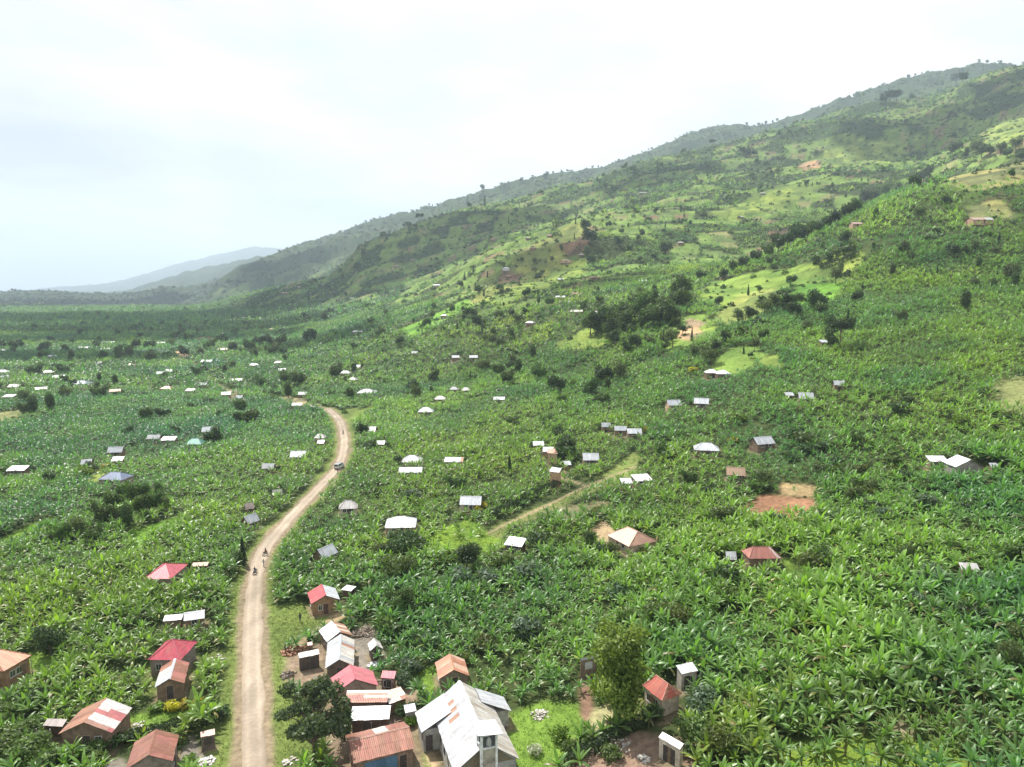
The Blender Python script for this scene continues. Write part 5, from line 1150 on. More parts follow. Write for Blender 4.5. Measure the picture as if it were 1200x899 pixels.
    for px, py, hp, sp in [(718,404,20,'dark'),(742,412,22,'dark'),(735,416,18,'dark'),(812,420,18,'feather'),(826,424,22,'feather'),(838,414,16,'dark'),(850,402,16,'dark'),(800,392,14,'dark'),(865,380,20,'feather'),(880,376,18,'dark'),(896,370,24,'feather'),(905,364,22,'feather'),(870,392,12,'bush'),
                           (922,366,24,'dark'),(928,372,20,'dark'),(957,365,26,'dark'),(962,370,18,'broad'),(1003,356,18,'dark'),(926,336,16,'dark'),(985,322,14,'tall'),(984,412,40,'umbrella'),(975,410,22,'dark'),(1052,490,18,'dark'),(880,420,8,'dark'),(945,390,12,'broad'),(895,398,14,'broad'),
                           (780,300,20,'broad'),(820,330,14,'dark'),(848,328,14,'dark'),(860,322,18,'broad'),(872,316,18,'dark'),(886,310,20,'dark'),(900,302,18,'broad'),(912,296,24,'dark'),(922,292,22,'dark'),(934,286,26,'dark'),(946,280,22,'broad'),(958,276,18,'dark'),(968,270,18,'dark'),(978,266,20,'dark'),
                           (990,258,22,'dark'),(1002,252,20,'broad'),(1014,242,20,'dark'),(1022,238,16,'dark'),(1035,232,18,'broad'),(1070,222,18,'dark'),(1082,216,22,'dark'),(1118,183,20,'dark'),(1132,186,14,'tall'),(1144,182,20,'feather'),(1150,186,20,'dark'),(1160,184,16,'dark'),(1172,182,16,'feather'),(1180,186,14,'dark'),(1190,178,18,'feather'),(1197,190,14,'dark'),
                           (980,300,10,'bush'),(1000,294,10,'bush'),(955,310,12,'darkbush'),(970,306,12,'darkbush'),(990,300,12,'darkbush'),(905,310,10,'darkbush'),(690,288,22,'dark'),(686,272,16,'dark'),(694,310,14,'dark'),(688,306,18,'tall'),(725,290,14,'dark'),(738,296,12,'broad'),(753,278,10,'dark'),
                           (742,203,10,'dark'),(744,205,9,'broad'),(710,222,8,'dark'),(700,212,5,'tall'),(775,196,6,'dark'),(835,172,9,'umbrella'),(800,178,4,'tall'),(870,182,11,'dark'),(876,184,10,'dark'),(884,184,10,'dark'),(886,192,7,'dark'),(913,160,8,'tall'),(1042,122,16,'umbrella'),(1050,122,16,'umbrella'),(1034,122,12,'dark'),(1068,118,8,'dark'),(1120,102,16,'umbrella'),(1128,101,15,'umbrella'),(1117,164,9,'dark'),(1062,146,6,'dark'),
                           (1116,182,12,'dark'),(640,210,9,'dark'),(610,214,6,'dark'),(566,224,8,'dark'),(550,244,7,'dark'),(548,240,11,'cypress'),(568,241,12,'cypress'),(492,262,12,'umbrella'),(480,267,7,'dark'),(596,262,9,'cypress'),(468,406,14,'dark'),(486,270,8,'umbrella'),(508,450,18,'dark'),(415,440,16,'tall'),(395,446,22,'broad'),(335,452,20,'broad'),(350,454,22,'broad'),(365,402,18,'dark'),(358,378,12,'dark'),(380,378,14,'broad'),
                           (362,352,12,'cypress'),(425,300,9,'tall'),(418,318,12,'dark'),(385,342,10,'dark'),(300,406,12,'dark'),(292,412,16,'broad'),(312,406,16,'dark'),(260,402,12,'dark'),(305,455,16,'broad'),(322,460,10,'dark'),(172,494,20,'broad'),(187,490,13,'dark'),(196,490,12,'dark'),(222,482,11,'dark'),(135,468,10,'dark'),(45,440,14,'dark'),(36,440,12,'broad'),(75,450,12,'broad'),(85,455,12,'dark'),(14,412,14,'dark'),(24,410,13,'dark'),(4,410,12,'dark'),(74,460,10,'dark'),(66,490,9,'broad'),(194,446,11,'dark'),(205,442,10,'broad'),(230,442,14,'broad'),(240,440,12,'dark'),(222,400,10,'broad'),(95,424,9,'broad'),(158,388,9,'broad'),(165,386,9,'dark'),(190,384,8,'dark'),(60,402,9,'dark'),
                           (465,545,13,'dark'),(630,330,12,'dark'),(540,338,10,'dark'),(548,372,13,'dark'),(556,374,13,'dark'),(600,372,10,'dark'),(615,372,12,'dark'),(548,385,9,'cypress')]:
        T(px, py, hp, sp)
    # --- smaller trees dotted over plain and slopes, and along the far crests
    q = random.Random(11); n = 0
    while n < 360:
        px, py = q.uniform(0, 1200), q.uniform(200, 500)
        if py > 470 and px > 300: continue
        x, y, z = at(px, py)
        if y > 3300 or y < 300 or (px > 820 and y < 750 and q.random() < .75): continue
        if float(fbm(np.array([x/90.]), np.array([y/90.]), 201, 2)[0]) < .5: continue
        if any(abs(px-h.cpx) < 12 and 0 < py-h.cpy < 18 for h in HOUSES): continue
        T(px, py, 0, q.choice(['broad', 'dark', 'feather', 'tall', 'feather', 'cypress']), world=(x, y, z), hm=q.uniform(4, 10.5)*(1.0 if y < 1500 else 1.25)); n += 1
    n = 0
    while n < 95:
        px, py = q.uniform(430, 1195), q.uniform(470, 860)
        x, y, z = at(px, py)
        if float(fbm(np.array([x/40.]), np.array([y/40.]), 211, 2)[0]) < .47: continue
        if any(abs(px-h.cpx) < 26 and -8 < py-h.cpy < 34 for h in HOUSES) or float(cover(np.array([x]), np.array([y]), np.array([z]))[1][0]) < .8: continue
        sp = q.choice(['bush', 'darkbush', 'bluebush', 'feather', 'broad', 'rust', 'darkbush', 'lime'])
        T(px, py, 0, sp, world=(x, y, z), hm=q.uniform(2.2, 3.8) if sp in ISBUSH else q.uniform(3.5, 6.), widen=q.uniform(.9, 1.5)); n += 1
    n = 0
    while n < 120:
        px, py = q.uniform(0, 340), q.uniform(349, 425); x, y, z = at(px, py)
        if any(abs(px-h.cpx) < 9 and 0 < py-h.cpy < 12 for h in HOUSES): continue
        T(px, py, 0, q.choice(['broad', 'dark', 'tall', 'feather']), world=(x, y, z), hm=q.uniform(6, 13)); n += 1
    for row, k0, k1, num, where in ((11, 330, 1190, 64, 'on the hazy far ridge against the sky'), (9, 420, 1000, 22, 'on the crest of the middle ridge'), (11, 5, 200, 34, 'on the low hazy rise at the far left')):
        px = k0
        for i in range(num):
            px = k0+(k1-k0)*(q.random() if i % 3 == 0 else min(1, max(0, (px-k0)/(k1-k0)+q.uniform(-.012, .012))))
            u = (px-600)/FPX*CT
            yc = float(np.interp(u, _uc, [c[0] for c in ROWS[row]])); ys = np.linspace(yc*.86, yc*1.14, 60); zs = zat(u*ys, ys); j = int(np.argmax((zs-CAMZ)/ys))
            x, y, z = u*ys[j], ys[j], zs[j]
            X_, Y_ = proj(x, y, z)
            T(float(X_), float(Y_), 0, q.choice(['broad', 'dark', 'umbrella', 'broad', 'tall']), world=(x, y, float(z)), hm=q.uniform(6, 14)*(1.25 if row == 11 and px > 850 else 1.0), where=where)
    # --- hedges
    hedge('clipped_hedge', 'dark clipped hedge between the left lawn and the rust red house', [(152,872),(190,862),(225,853),(262,843)], 1.7, 1.6, (.035,.06,.026))
    hedge('clipped_hedge', 'long dark green hedge curving from the olive tree towards the church', [(662,905),(690,884),(720,866),(748,852),(775,842)], 1.6, 1.7, (.04,.068,.026))
    hedge('yellow_hedge', 'yellow topped hedge at the upper left of the tan roofed villa', [(662,628),(680,618),(694,608),(703,600)], 1.8, 1.6, (.13,.15,.025))
    hedge('lane_hedge', 'dark green hedge along the upper side of the grassy lane', [(575,609),(595,600),(615,590),(630,581),(655,572)], 2.2, 2.2, (.035,.065,.024))
    hedge('loose_hedge', 'loose dark hedge along the slope above the vivid field', [(960,316),(985,308),(1005,300)], 3.0, 4.0, (.035,.065,.024), size=.3, dens=20)
def near_bananas():
    mats = [(banana_stem(k, TEMPL[0][k][0]).mesh('stem', M_STEM), mesh_np('crown', TEMPL[0][k][1][0], TEMPL[0][k][1][1], [M_BAN], TEMPL[0][k][1][2]*BASEC)) for k in range(len(TEMPL[0]))]
    # the crowns of the single plants come in three tints
    var = []
    for t, nm in (((1., 1., 1.), 'deep green'), ((1.4, 1.2, .95), 'yellow green'), ((.9, .98, 1.2), 'bluish green')):
        row = []
        for k in range(len(TEMPL[0])):
            V, F, C = TEMPL[0][k][1]; row.append(mesh_np('crown', V, F, [M_BAN], C*BASEC*np.array(t)))
        var.append((nm, row))
    for x, y, z, s, rot, k in NEAR_PLANTS:
        tt = tint_at(np.array([x]), np.array([y]), np.array([z]))[0]; i = 1 if tt[0] > 1.12 else (2 if tt[2] > 1.04 else 0)
        nm, row = var[i]; px, py = proj(x, y, z+1)
        H = TEMPL[0][k][0]*s; sz = 'tall' if H > 2.6 else ('short' if H < 1.6 else 'mid sized')
        e = empty('banana_plant', (x, y, z-.05), rot, s)
        w = whereabouts(float(px), float(py))
        setp(e, f'{sz} {nm} banana plant {w}', 'banana plant')
        link('crown', row[k], e); link('stem', mats[k][0], e)
# ------------------------------------------------------------------ light, air, camera
SUN_EL, SUN_AZ = radians(56), radians(-38)     # azimuth from +Y towards +X: ahead of the camera and to its left
CLOUDS = [  # unseen clouds: where each is set to throw shade on the hills (photograph), its length, breadth, turn
 (520,285,300,190,-25),(590,262,260,150,-20),(455,315,260,150,-30),(1105,150,420,210,10),(1180,112,380,200,0),(110,398,420,150,10),(30,420,300,90,0),(270,382,300,120,-10),
 (430,285,520,300,-30),(330,318,500,260,-20),(760,206,240,120,0),(700,330,120,60,20),(80,356,900,500,0),(50,374,900,520,0),(230,372,620,460,0),(160,386,520,240,0),(380,400,160,70,-20),(640,300,150,70,20)]
def build_clouds():
    """unseen clouds above the frame shading the hills, some added to darken the plain"""
    m, nt, N, L = newmat('cloud'); d = N('ShaderNodeBsdfDiffuse'); d.inputs[0].default_value = (.9, .9, .9, 1); t = N('ShaderNodeBsdfTranslucent'); t.inputs[0].default_value = (.9, .9, .9, 1)
    x = N('ShaderNodeMixShader', i_Fac=.4); L(d.outputs[0], x.inputs[1]); L(t.outputs[0], x.inputs[2]); o = N('ShaderNodeOutputMaterial'); L(x.outputs[0], o.inputs[0])
    k = 1/math.tan(SUN_EL)
    for i, (px, py, a, b, tr) in enumerate(CLOUDS):
        gx, gy, gz = at(px, py); zc = 2000+60*i; h = (zc-gz)*k
        th = np.linspace(0, pi, 40); ph = np.linspace(0, 2*pi, 73)[:-1]
        TH_, PH = np.meshgrid(th, ph, indexing='ij'); dx, dy, dz = np.sin(TH_)*np.cos(PH), np.sin(TH_)*np.sin(PH), np.cos(TH_)
        q = 1+.55*(fbm(dx*1.6+i*3, dy*1.6+dz, 300+i, 4)-.5)*2+.25*(fbm(dx*5+i, dy*5+dz*3, 320+i, 3)-.5)*2
        V = np.stack([dx*a*q*.5, dy*b*q*.5, np.where(dz > 0, dz, dz*.35)*min(a, b)*.28*q], -1).reshape(-1, 3)
        I = np.arange(39)[:, None]*72+np.arange(72)[None]; J = np.arange(39)[:, None]*72+(np.arange(72)[None]+1) % 72
        setp(link('cloud', mesh_np('cloud', V, np.stack([I, I+72, J+72, J], -1).reshape(-1, 4), [m], smooth=True), None, (gx+sin(SUN_AZ)*h, gy+cos(SUN_AZ)*h, zc), radians(tr)), kind='structure')
def build_light():
    w = bpy.data.worlds.new('World'); scene.world = w; w.use_nodes = True; nt = w.node_tree; nt.nodes.clear()
    N = lambda t, **k: _node(nt, t, **k); L = lambda a, b: nt.links.new(a, b)
    sky = N('ShaderNodeTexSky', sky_type='NISHITA', sun_disc=False, sun_elevation=SUN_EL, sun_rotation=SUN_AZ, altitude=1400.)
    bg = N('ShaderNodeBackground', i_Strength=.11); L(sky.outputs[0], bg.inputs[0])
    tc = N('ShaderNodeTexCoord'); sx = N('ShaderNodeSeparateXYZ'); L(tc.outputs['Generated'], sx.inputs[0])
    # clouds on a level sheet: direction divided by its height
    zz = N('ShaderNodeMath', operation='MAXIMUM'); L(sx.outputs[2], zz.inputs[0]); zz.inputs[1].default_value = 0.0
    za = N('ShaderNodeMath', operation='ADD'); L(zz.outputs[0], za.inputs[0]); za.inputs[1].default_value = .12
    dv = N('ShaderNodeVectorMath', operation='DIVIDE'); L(tc.outputs['Generated'], dv.inputs[0])
    cb = N('ShaderNodeCombineXYZ'); L(za.outputs[0], cb.inputs[0]); L(za.outputs[0], cb.inputs[1]); cb.inputs[2].default_value = 1
    L(cb.outputs[0], dv.inputs[1])
    n = N('ShaderNodeTexNoise', i_Scale=.85, i_Detail=7., i_Roughness=.55, i_Distortion=.3); L(dv.outputs[0], n.inputs['Vector'])
    n2 = N('ShaderNodeTexNoise', i_Scale=.5, i_Detail=5., i_Roughness=.5); L(dv.outputs[0], n2.inputs['Vector'])
    cc = ramp(N, L, n2.outputs[0], [(.38, CLOUD_A), (.58, CLOUD_B)])
    bc = N('ShaderNodeBackground', i_Strength=CLOUD_S); L(cc, bc.inputs[0])
    f = ramp(N, L, n.outputs[0], [(.36, (.72,)*3), (.52, (1,)*3)])
    mx = N('ShaderNodeMixShader'); L(f, mx.inputs[0]); L(bg.outputs[0], mx.inputs[1]); L(bc.outputs[0], mx.inputs[2])
    o = N('ShaderNodeOutputWorld'); L(mx.outputs[0], o.inputs[0])
    sun = bpy.data.lights.new('sun', 'SUN'); sun.energy = SUN_E; sun.angle = radians(.6); sun.color = (1, .955, .88)
    so = link('sun', sun)
    from mathutils import Vector
    d = Vector((sin(SUN_AZ)*cos(SUN_EL), cos(SUN_AZ)*cos(SUN_EL), sin(SUN_EL)))
    so.rotation_euler = d.to_track_quat('Z', 'Y').to_euler(); so.location = (0, 0, 300)
    # the air: one even volume round everything
    b = MB(); b.box(-40000, 40000, -400, 34000, -12, HAZE_TOP)
    m, nt, N, L = newmat('haze'); v = N('ShaderNodeVolumePrincipled'); v.inputs['Density'].default_value = HAZE_D
    v.inputs['Color'].default_value = (*HAZE_C, 1); v.inputs['Anisotropy'].default_value = .25
    o = N('ShaderNodeOutputMaterial'); L(v.outputs[0], o.inputs['Volume'])
    h = b.build('haze', m); setp(h, kind='stuff')
    build_clouds()
    cam = bpy.data.cameras.new('camera'); cam.sensor_width = 36; cam.lens = 36*FPX/IW; cam.clip_start = 1; cam.clip_end = 60000
    co = link('camera', cam, None, (0, 0, CAMZ)); co.rotation_euler = (pi/2-TH, 0, 0); scene.camera = co
    scene.view_settings.view_transform = 'Standard'; scene.view_settings.look = 'None'; scene.view_settings.gamma = 1
    scene.view_settings.exposure = EXPO
    scene.cycles.max_bounces = 6; scene.cycles.diffuse_bounces = 3; scene.cycles.transmission_bounces = 3; scene.cycles.volume_bounces = 1
CLOUD_A, CLOUD_B, CLOUD_S = (.60,.645,.695), (1,1,1), .72
SUN_E, HAZE_D, HAZE_C, HAZE_TOP, EXPO = 5.0, 1.08e-4, (.66,.77,.92), 1450, .75
# ------------------------------------------------------------------ people, vehicles and small things
M_PAINT = attr_mat('car_paint', .3, 3., .05, 0., .5); M_RUB = attr_mat('rubber', .85, 6., .1, .1); M_CLOTH = attr_mat('cloth', .9, 8., .2, .2)
def person(px, py, label, shirt, legs, heading=0., pose='stand', world=None):
    x, y, z = world or at(px, py)
    e = empty('person', (x, y, z+.03), heading); setp(e, label, 'person')
    skin = (.07, .042, .03); b = MB(); sit = pose == 'ride'; hz = .82 if sit else .9
    # one continuous body grown from joints
    if sit:
        J = [(0,0,hz),(.05,0,hz+.28),(.08,0,hz+.5),(.1,0,hz+.6),(.12,0,hz+.76), (.08,.19,hz+.47),(.28,.25,hz+.28),(.5,.27,hz+.24), (.08,-.19,hz+.47),(.28,-.25,hz+.28),(.5,-.27,hz+.24), (.02,.1,hz-.03),(.4,.19,hz-.02),(.22,.2,hz-.48),(.38,.2,hz-.54), (.02,-.1,hz-.03),(.4,-.19,hz-.02),(.22,-.2,hz-.48),(.38,-.2,hz-.54)]
    else:
        st = .16 if pose == 'walk' else .04
        J = [(0,0,hz),(0,0,hz+.26),(0,0,hz+.5),(.01,0,hz+.58),(.03,0,hz+.73), (0,.2,hz+.46),(-.04-st,.25,hz+.2),(.04-st*1.4,.25,hz-.04), (0,-.2,hz+.46),(-.02+st,-.25,hz+.2),(.1+st*1.3,-.25,hz-.02), (0,.09,hz-.05),(.05+st,.1,hz*.5),(st*1.1,.1,.07),(.16+st*1.1,.11,.03), (0,-.09,hz-.05),(.03-st*.6,-.1,hz*.5),(-st*1.5,-.1,.07),(.15-st*1.5,-.11,.03)]
    ED = [(0,1),(1,2),(2,3),(3,4),(2,5),(5,6),(6,7),(2,8),(8,9),(9,10),(0,11),(11,12),(12,13),(13,14),(0,15),(15,16),(16,17),(17,18)]
    RD = [.13,.14,.13,.055,.105,.07,.045,.035,.07,.045,.035,.095,.065,.05,.045,.095,.065,.05,.045]
    me = bpy.data.meshes.new('body'); me.from_pydata(J, ED, []); me.materials.append(M_CLOTH)
    o = link('body', me, e); md = o.modifiers.new('skin', 'SKIN'); sv = me.skin_vertices[0].data
    for i, rd in enumerate(RD): sv[i].radius = (rd, rd)
    sv[0].use_root = True
    o.modifiers.new('smooth', 'SUBSURF').levels = 1; o.modifiers[-1].render_levels = 1
    dg = bpy.context.evaluated_depsgraph_get(); ev = o.evaluated_get(dg); m2 = bpy.data.meshes.new_from_object(ev); o.modifiers.clear(); o.data = m2; m2.name = 'body'
    if not m2.materials: m2.materials.append(M_CLOTH)
    co = np.empty(len(m2.vertices)*3, np.float32); m2.vertices.foreach_get('co', co); co = co.reshape(-1, 3)
    c = np.tile(skin, (len(co), 1)); torso = (np.abs(co[:, 1]) < .24) & (co[:, 2] > hz-.02) & (co[:, 2] < hz+.53); c[torso] = shirt
    sl = (np.abs(co[:, 1]) >= .15) & (co[:, 2] > hz+.22) & (co[:, 2] < hz+.58); c[sl] = shirt
    lg = (co[:, 2] <= hz-.02) & (co[:, 2] > .12) & (np.abs(co[:, 1]) < .235); c[lg] = legs
    if not sit: hands = (np.abs(co[:, 1]) > .2) & (co[:, 2] < hz+.15); c[hands] = skin
    a = m2.color_attributes.new('Col', 'FLOAT_COLOR', 'POINT'); a.data.foreach_set('color', np.c_[c, np.ones(len(c))].astype(np.float32).ravel())
    hr = MB(); hc = J[4]; hr.tube([(hc[0]-.015,0,hc[2]+.0),(hc[0]-.02,0,hc[2]+.06),(hc[0]-.02,0,hc[2]+.115)], [.108,.104,.05], 10, (.015,.012,.01)); hr.build('hair', M_CLOTH, e)
    return e
def motorbike(px, py, label, heading, col):
    x, y, z = at(px, py); e = empty('motorbike', (x, y, z+.08), heading); setp(e, label, 'motorbike')
    for wx in (-.62, .66):
        w = MB(); ring = [(wx+.3*cos(a), 0, .3+.3*sin(a)) for a in np.linspace(0, 2*pi, 19)]; w.tube(ring, .05, 6, (.02,.02,.02)); wo = w.build('wheel', M_RUB, e)
        h = MB(); h.tube([(wx, -.07, .3), (wx, .07, .3)], .06, 8, (.35,.35,.36))
        for a in np.linspace(0, pi, 5)[:-1]: h.tube([(wx-.28*cos(a), 0, .3-.28*sin(a)), (wx+.28*cos(a), 0, .3+.28*sin(a))], .008, 4, (.4,.4,.4))
        h.build('rim', M_PAINT, wo)
    b = MB(); b.tube([(.66,0,.3),(.52,0,.8),(.46,0,1.0)], .035, 6, (.3,.3,.3)); b.tube([(-.62,.08,.3),(-.1,.08,.38),(.3,.0,.75)], .03, 6, (.05,.05,.05)); b.tube([(-.62,-.08,.3),(-.35,-.08,.72),(.35,0,.78)], .03, 6, (.05,.05,.05)); b.build('frame', M_PAINT, e)
    b = MB(); b.tube([(.0,0,.78),(.2,0,.84),(.42,0,.8)], [.1,.15,.08], 8, col); b.build('fuel_tank', M_PAINT, e)
    b = MB(); b.tube([(-.75,0,.8),(-.4,0,.82),(.02,0,.8)], [.08,.13,.1], 8, (.03,.03,.03)); b.build('seat', M_RUB, e)
    b = MB(); b.box(-.12,.22,-.13,.13,.28,.58,(.12,.12,.12)); b.tube([(.1,.15,.35),(-.3,.17,.28),(-.75,.18,.4)], .035, 6, (.4,.4,.4)); b.build('engine', M_PAINT, e)
    b = MB(); b.tube([(.42,-.36,1.05),(.47,0,1.0),(.42,.36,1.05)], .02, 5, (.1,.1,.1)); b.build('handlebar', M_PAINT, e)
    b = MB(); b.tube([(.5,0,.88),(.6,0,.88)], [.09,.075], 8, (.6,.6,.55)); b.build('headlight', M_PAINT, e)
    return e, (x, y, z+.05)
def van(px, py, heading):
    x, y, z = at(px, py); e = empty('minibus', (x, y, z+.06), heading); setp(e, 'white minibus standing at the left edge of the dirt road before the bend', 'minibus')
    def hull(b, prof, hw, c, inset=.0):
        v = [(px_, -hw+(inset if pz > 1.1 else 0), pz) for px_, pz in prof]+[(px_, hw-(inset if pz > 1.1 else 0), pz) for px_, pz in prof]; n = len(prof)
        b.add(v, [tuple(range(n-1, -1, -1)), tuple(range(n, 2*n))]+[(i, (i+1) % n, n+(i+1) % n, n+i) for i in range(n)], c)
    b = MB(); hull(b, [(-2.2,.35),(2.15,.35),(2.2,.75),(1.75,1.1),(1.25,1.85),(.9,1.95),(-2.1,1.95),(-2.25,1.1)], .84, (.62,.63,.62), .1); b.build('body', M_PAINT, e)
    for k, (x0, x1) in enumerate(((.3,1.05),(-.7,.15),(-1.9,-.85))):
        for s in (-1, 1):
            g = MB(); g.box(x0, x1, *sorted((s*.755, s*.80)), 1.18, 1.72, (.03,.03,.035)); g.build('window', M_GLASS, e)
    g = MB(); g.add([(1.78,-.7,1.12),(1.78,.7,1.12),(1.32,.66,1.8),(1.32,-.66,1.8)], [(0,1,2,3)], (.03,.03,.03)); g.build('windscreen', M_GLASS, e)
    g = MB(); g.box(-2.29,-2.2,-.62,.62,1.2,1.75,(.03,.03,.03)); g.build('rear_window', M_GLASS, e)
    for wx in (-1.35, 1.4):
        for s in (-1, 1):
            w = MB(); w.tube([(wx, s*.64, .33), (wx, s*.87, .33)], .33, 14, (.02,.02,.02)); wo = w.build('wheel', M_RUB, e)
            w = MB(); w.tube([(wx, s*.86, .33), (wx, s*.89, .33)], .19, 10, (.45,.45,.46)); w.build('hubcap', M_PAINT, wo)
    for s in (-1, 1):
        w = MB(); w.box(2.15,2.24,*sorted((s*.5,s*.78)),.6,.78,(.7,.7,.65)); w.build('headlight', M_PAINT, e); w = MB(); w.box(-2.3,-2.22,*sorted((s*.6,s*.8)),.7,1.05,(.4,.03,.03)); w.build('tail_light', M_PAINT, e)
    w = MB(); w.box(-2.34,-2.2,-.8,.8,.35,.5,(.1,.1,.1)); w.build('bumper', M_RUB, e)
    w = MB()
    for yy in (-.5, 0, .5): w.box(-1.6,.6,yy-.03,yy+.03,2.0,2.06,(.15,.15,.15))
    for xx in (-1.5,-.5,.5): w.box(xx-.03,xx+.03,-.6,.6,1.94,2.0,(.15,.15,.15))
    w.build('roof_rack', M_PAINT, e)
def pile(px, py, label, name, n, R, H, size, cols, cat, long=False, seed=0):
    x, y, z = at(px, py); r = random.Random(seed); b = MB()
    for i in range(n):
        a = r.uniform(0, 6.28); q = R*r.random()**.6; h = max(0, H*(1-q/R))*r.random(); w = Q = size*r.uniform(.6, 1.3); l = w*(r.uniform(4, 9) if long else r.uniform(1, 1.8)); th = r.uniform(0, 3.14); c = r.choice(cols)
        cx, cy = cos(a)*q, sin(a)*q; v = []
        for sz in (0, 1):
            for sx, sy in ((-1,-1),(1,-1),(1,1),(-1,1)):
                ux, uy = sx*l/2+r.uniform(-.1, .1)*w, sy*w/2+r.uniform(-.1, .1)*w; v.append((cx+ux*cos(th)-uy*sin(th), cy+ux*sin(th)+uy*cos(th), h-.06+sz*w*.7+(sx*.1*l*r.uniform(-1, 1) if long else 0)))
        b.add(v, [(0,3,2,1),(4,5,6,7),(0,1,5,4),(1,2,6,5),(2,3,7,6),(3,0,4,7)], c)
    o = b.build(name, M_STONE, None, (x, y, z)); setp(o, label, cat); return o
M_STONE = attr_mat('rubble', .95, 3., .3, .4)
def stick_fence(label, line, h=1.3):
    L_ = smooth_line([at(*p)[:2] for p in line], 4); acc = np.r_[0, np.cumsum(np.hypot(*np.diff(L_, axis=0).T))]; o = L_.mean(0); oz = float(zat(*o)); e = empty('stick_fence', (o[0], o[1], oz)); setp(e, label, 'fence'); q = random.Random(3); P_ = []
    for k in np.arange(0, acc[-1], 1.6):
        x, y = np.interp(k, acc, L_[:, 0]), np.interp(k, acc, L_[:, 1]); z = float(zat(x, y))-oz; b = MB(); b.tube([(x-o[0], y-o[1], z-.3), (x-o[0]+q.uniform(-.08, .08), y-o[1], z+h*q.uniform(.9, 1.15))], .05, 5, (.25,.2,.15)); b.build('post', M_BARK, e); P_.append((x-o[0], y-o[1], z))
    for hh in (.35, .75, 1.1): b = MB(); b.tube([(p[0], p[1], p[2]+hh+q.uniform(-.07, .07)) for p in P_], .028, 5, (.3,.25,.19)); b.build('rail', M_BARK, e)
def compound_wall(label, line, h, c):
    L_ = np.array([at(*p)[:2] for p in line]); o = L_.mean(0); oz = float(zat(*o)); e = empty('compound_wall', (o[0], o[1], oz)); setp(e, label, 'wall'); b = MB(); k_ = MB()
    for a, d in zip(L_[:-1], L_[1:]):
        t = (d-a)/np.hypot(*(d-a)); n = np.array((-t[1], t[0]))*.12; za, zd = float(zat(*a))-oz, float(zat(*d))-oz; a_, d_ = a-o, d-o
        for mb, lo, hi, g in ((b, -.6, h, 1.), (k_, h, h+.12, 1.5)):
            mb.add([(*(a_+n*g), za+lo), (*(d_+n*g), zd+lo), (*(d_-n*g), zd+lo), (*(a_-n*g), za+lo), (*(a_+n*g), za+hi), (*(d_+n*g), zd+hi), (*(d_-n*g), zd+hi), (*(a_-n*g), za+hi)], [(0,3,2,1),(4,5,6,7),(0,1,5,4),(1,2,6,5),(2,3,7,6),(3,0,4,7)], c)
    b.build('wall', M_WALL, e); k_.build('coping', M_WALL, e)
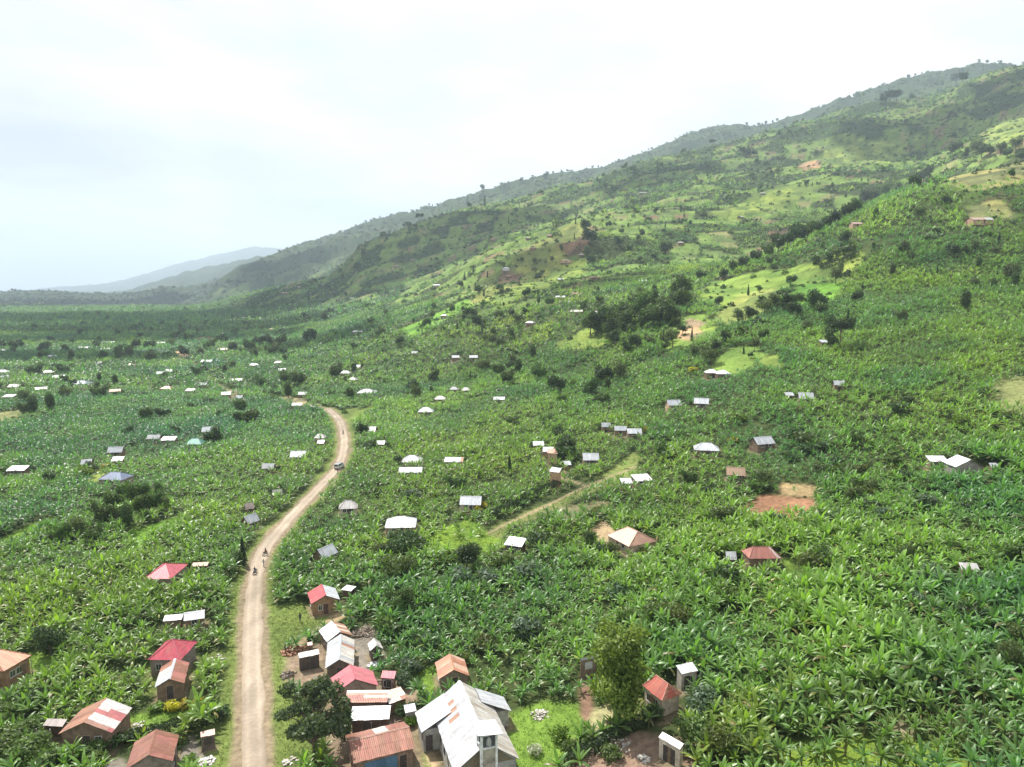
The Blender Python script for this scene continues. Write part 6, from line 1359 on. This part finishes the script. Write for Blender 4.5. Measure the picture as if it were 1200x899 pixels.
def build_things():
    van(397.5, 549, radians(78))
    for px, py, hd, lb, pl, cl, sh, lg in [(402,509,95,'dark motorbike on the road just before it turns away','rider in a dark shirt on the farthest motorbike by the road bend',(.05,.05,.06),(.05,.05,.06),(.04,.04,.05)),
                                           (311,651,70,'motorbike in mid road at the wide turning place, farther of two','rider in a dark red shirt on the motorbike at the wide turning place',(.2,.03,.03),(.13,.03,.03),(.05,.05,.07)),
                                           (299,673,-100,'motorbike at the left of the road in front of the walking person','rider in a dark blue shirt on the nearest motorbike',(.04,.06,.16),(.03,.04,.1),(.06,.05,.05))]:
        m, w = motorbike(px, py, lb, radians(hd), cl); person(px, py, pl, sh, lg, radians(hd), 'ride', w)
    person(309, 664, 'person in a pale shirt walking on the road between the two nearer motorbikes', (.4,.38,.36), (.06,.06,.08), 1.2, 'walk')
    person(396, 556, 'person in a red top walking on the road behind the minibus', (.3,.06,.05), (.05,.05,.06), 1.6, 'walk')
    person(352, 729, 'person in dark clothes standing on the grass below the half red house', (.05,.05,.055), (.04,.04,.05), 2.4)
    person(334.5, 767, 'person in a dark top standing by the brick heap on the bare yard', (.06,.045,.06), (.09,.07,.06), .6)
    person(402, 790, 'person in a light top near the wall of the long tin house', (.45,.42,.4), (.07,.07,.1), 1.) if False else None
    B1 = [(.3,.16,.1),(.34,.19,.13),(.25,.14,.1)]; B2 = [(.42,.39,.34),(.5,.47,.42),(.33,.3,.26)]; B3 = [(.16,.12,.09),(.22,.18,.14),(.28,.24,.2)]
    pile(341, 764, 'heap of reddish bricks at the left end of the bare yard', 'brick_heap', 150, 1.7, .9, .24, B1, 'bricks', seed=1)
    pile(351, 760, 'smaller heap of bricks beside the dark bush in the yard', 'brick_heap', 80, 1.1, .7, .24, B1, 'bricks', seed=2)
    pile(337, 792, 'brown stump and wood heap on the yard edge by the road', 'wood_heap', 40, .7, .8, .2, B3, 'wood', True, 3)
    pile(427, 742, 'pile of grey poles and boards behind the long tin house', 'timber_pile', 110, 2.4, 1.0, .13, B3, 'timber', True, 4)
    pile(437, 780, 'scatter of white rubbish on the grey yard right of the long tin house', 'rubbish_heap', 24, .9, .15, .3, [(.6,.6,.6),(.5,.52,.55)], 'rubbish', seed=5)
    pile(633, 838, 'pale heap of stones at the top of the church lawn', 'stone_heap', 60, 1.3, .45, .22, B2, 'stones', seed=6)
    pile(728, 872, 'scatter of pale stones on the bare ground below the long hedge', 'stone_heap', 70, 2.0, .3, .2, B2, 'stones', seed=7)
    pile(755, 890, 'small pale heap of stones left of the plastered latrine block', 'stone_heap', 40, .8, .4, .25, B2, 'stones', seed=8)
    pile(252, 773, 'row of pale stones on the grass right of the red pyramid roofed house', 'stone_heap', 30, 1.6, .2, .25, B2, 'stones', seed=9)
    pile(163, 850, 'pale stones lying on the left lawn', 'stone_heap', 22, .9, .2, .22, B2, 'stones', seed=10)
    pile(242, 893, 'white heap of rubble beside the grey yard at the bottom left', 'rubble_heap', 50, 1.0, .4, .25, [(.55,.53,.5),(.45,.43,.4)], 'rubble', seed=11)
    pile(465, 851, 'tangle of brown poles between the white roofed shop and the store', 'timber_pile', 40, 1.2, .7, .1, B3, 'timber', True, 12)
    pile(340, 893, 'pale stones at the foot of the yard tree', 'stone_heap', 24, 1.0, .2, .25, B2, 'stones', seed=13)
    stick_fence('grey stick fence along the near side of the long dark hedge', [(655,899),(690,888),(700,897)])
    compound_wall('long pinkish compound wall in front of the slate blue villa', [(80,459),(112,460)], 2.2, (.4,.3,.26))
# ------------------------------------------------------------------ build everything
build_ground(); build_road()
for h_ in HOUSES: house_parts(h_)
BUILD_CHURCH(); build_plants(); near_bananas(); build_trees(); build_things(); build_light()
# things nothing tells apart share a label and a group
_seen = {}
for o in scene.objects:
    if o.parent is None and 'label' in o and o.get('kind') != 'stuff': _seen.setdefault(o['label'], []).append(o)
for lb, os_ in _seen.items():
    if len(os_) > 1:
        for o in os_: o['group'] = lb
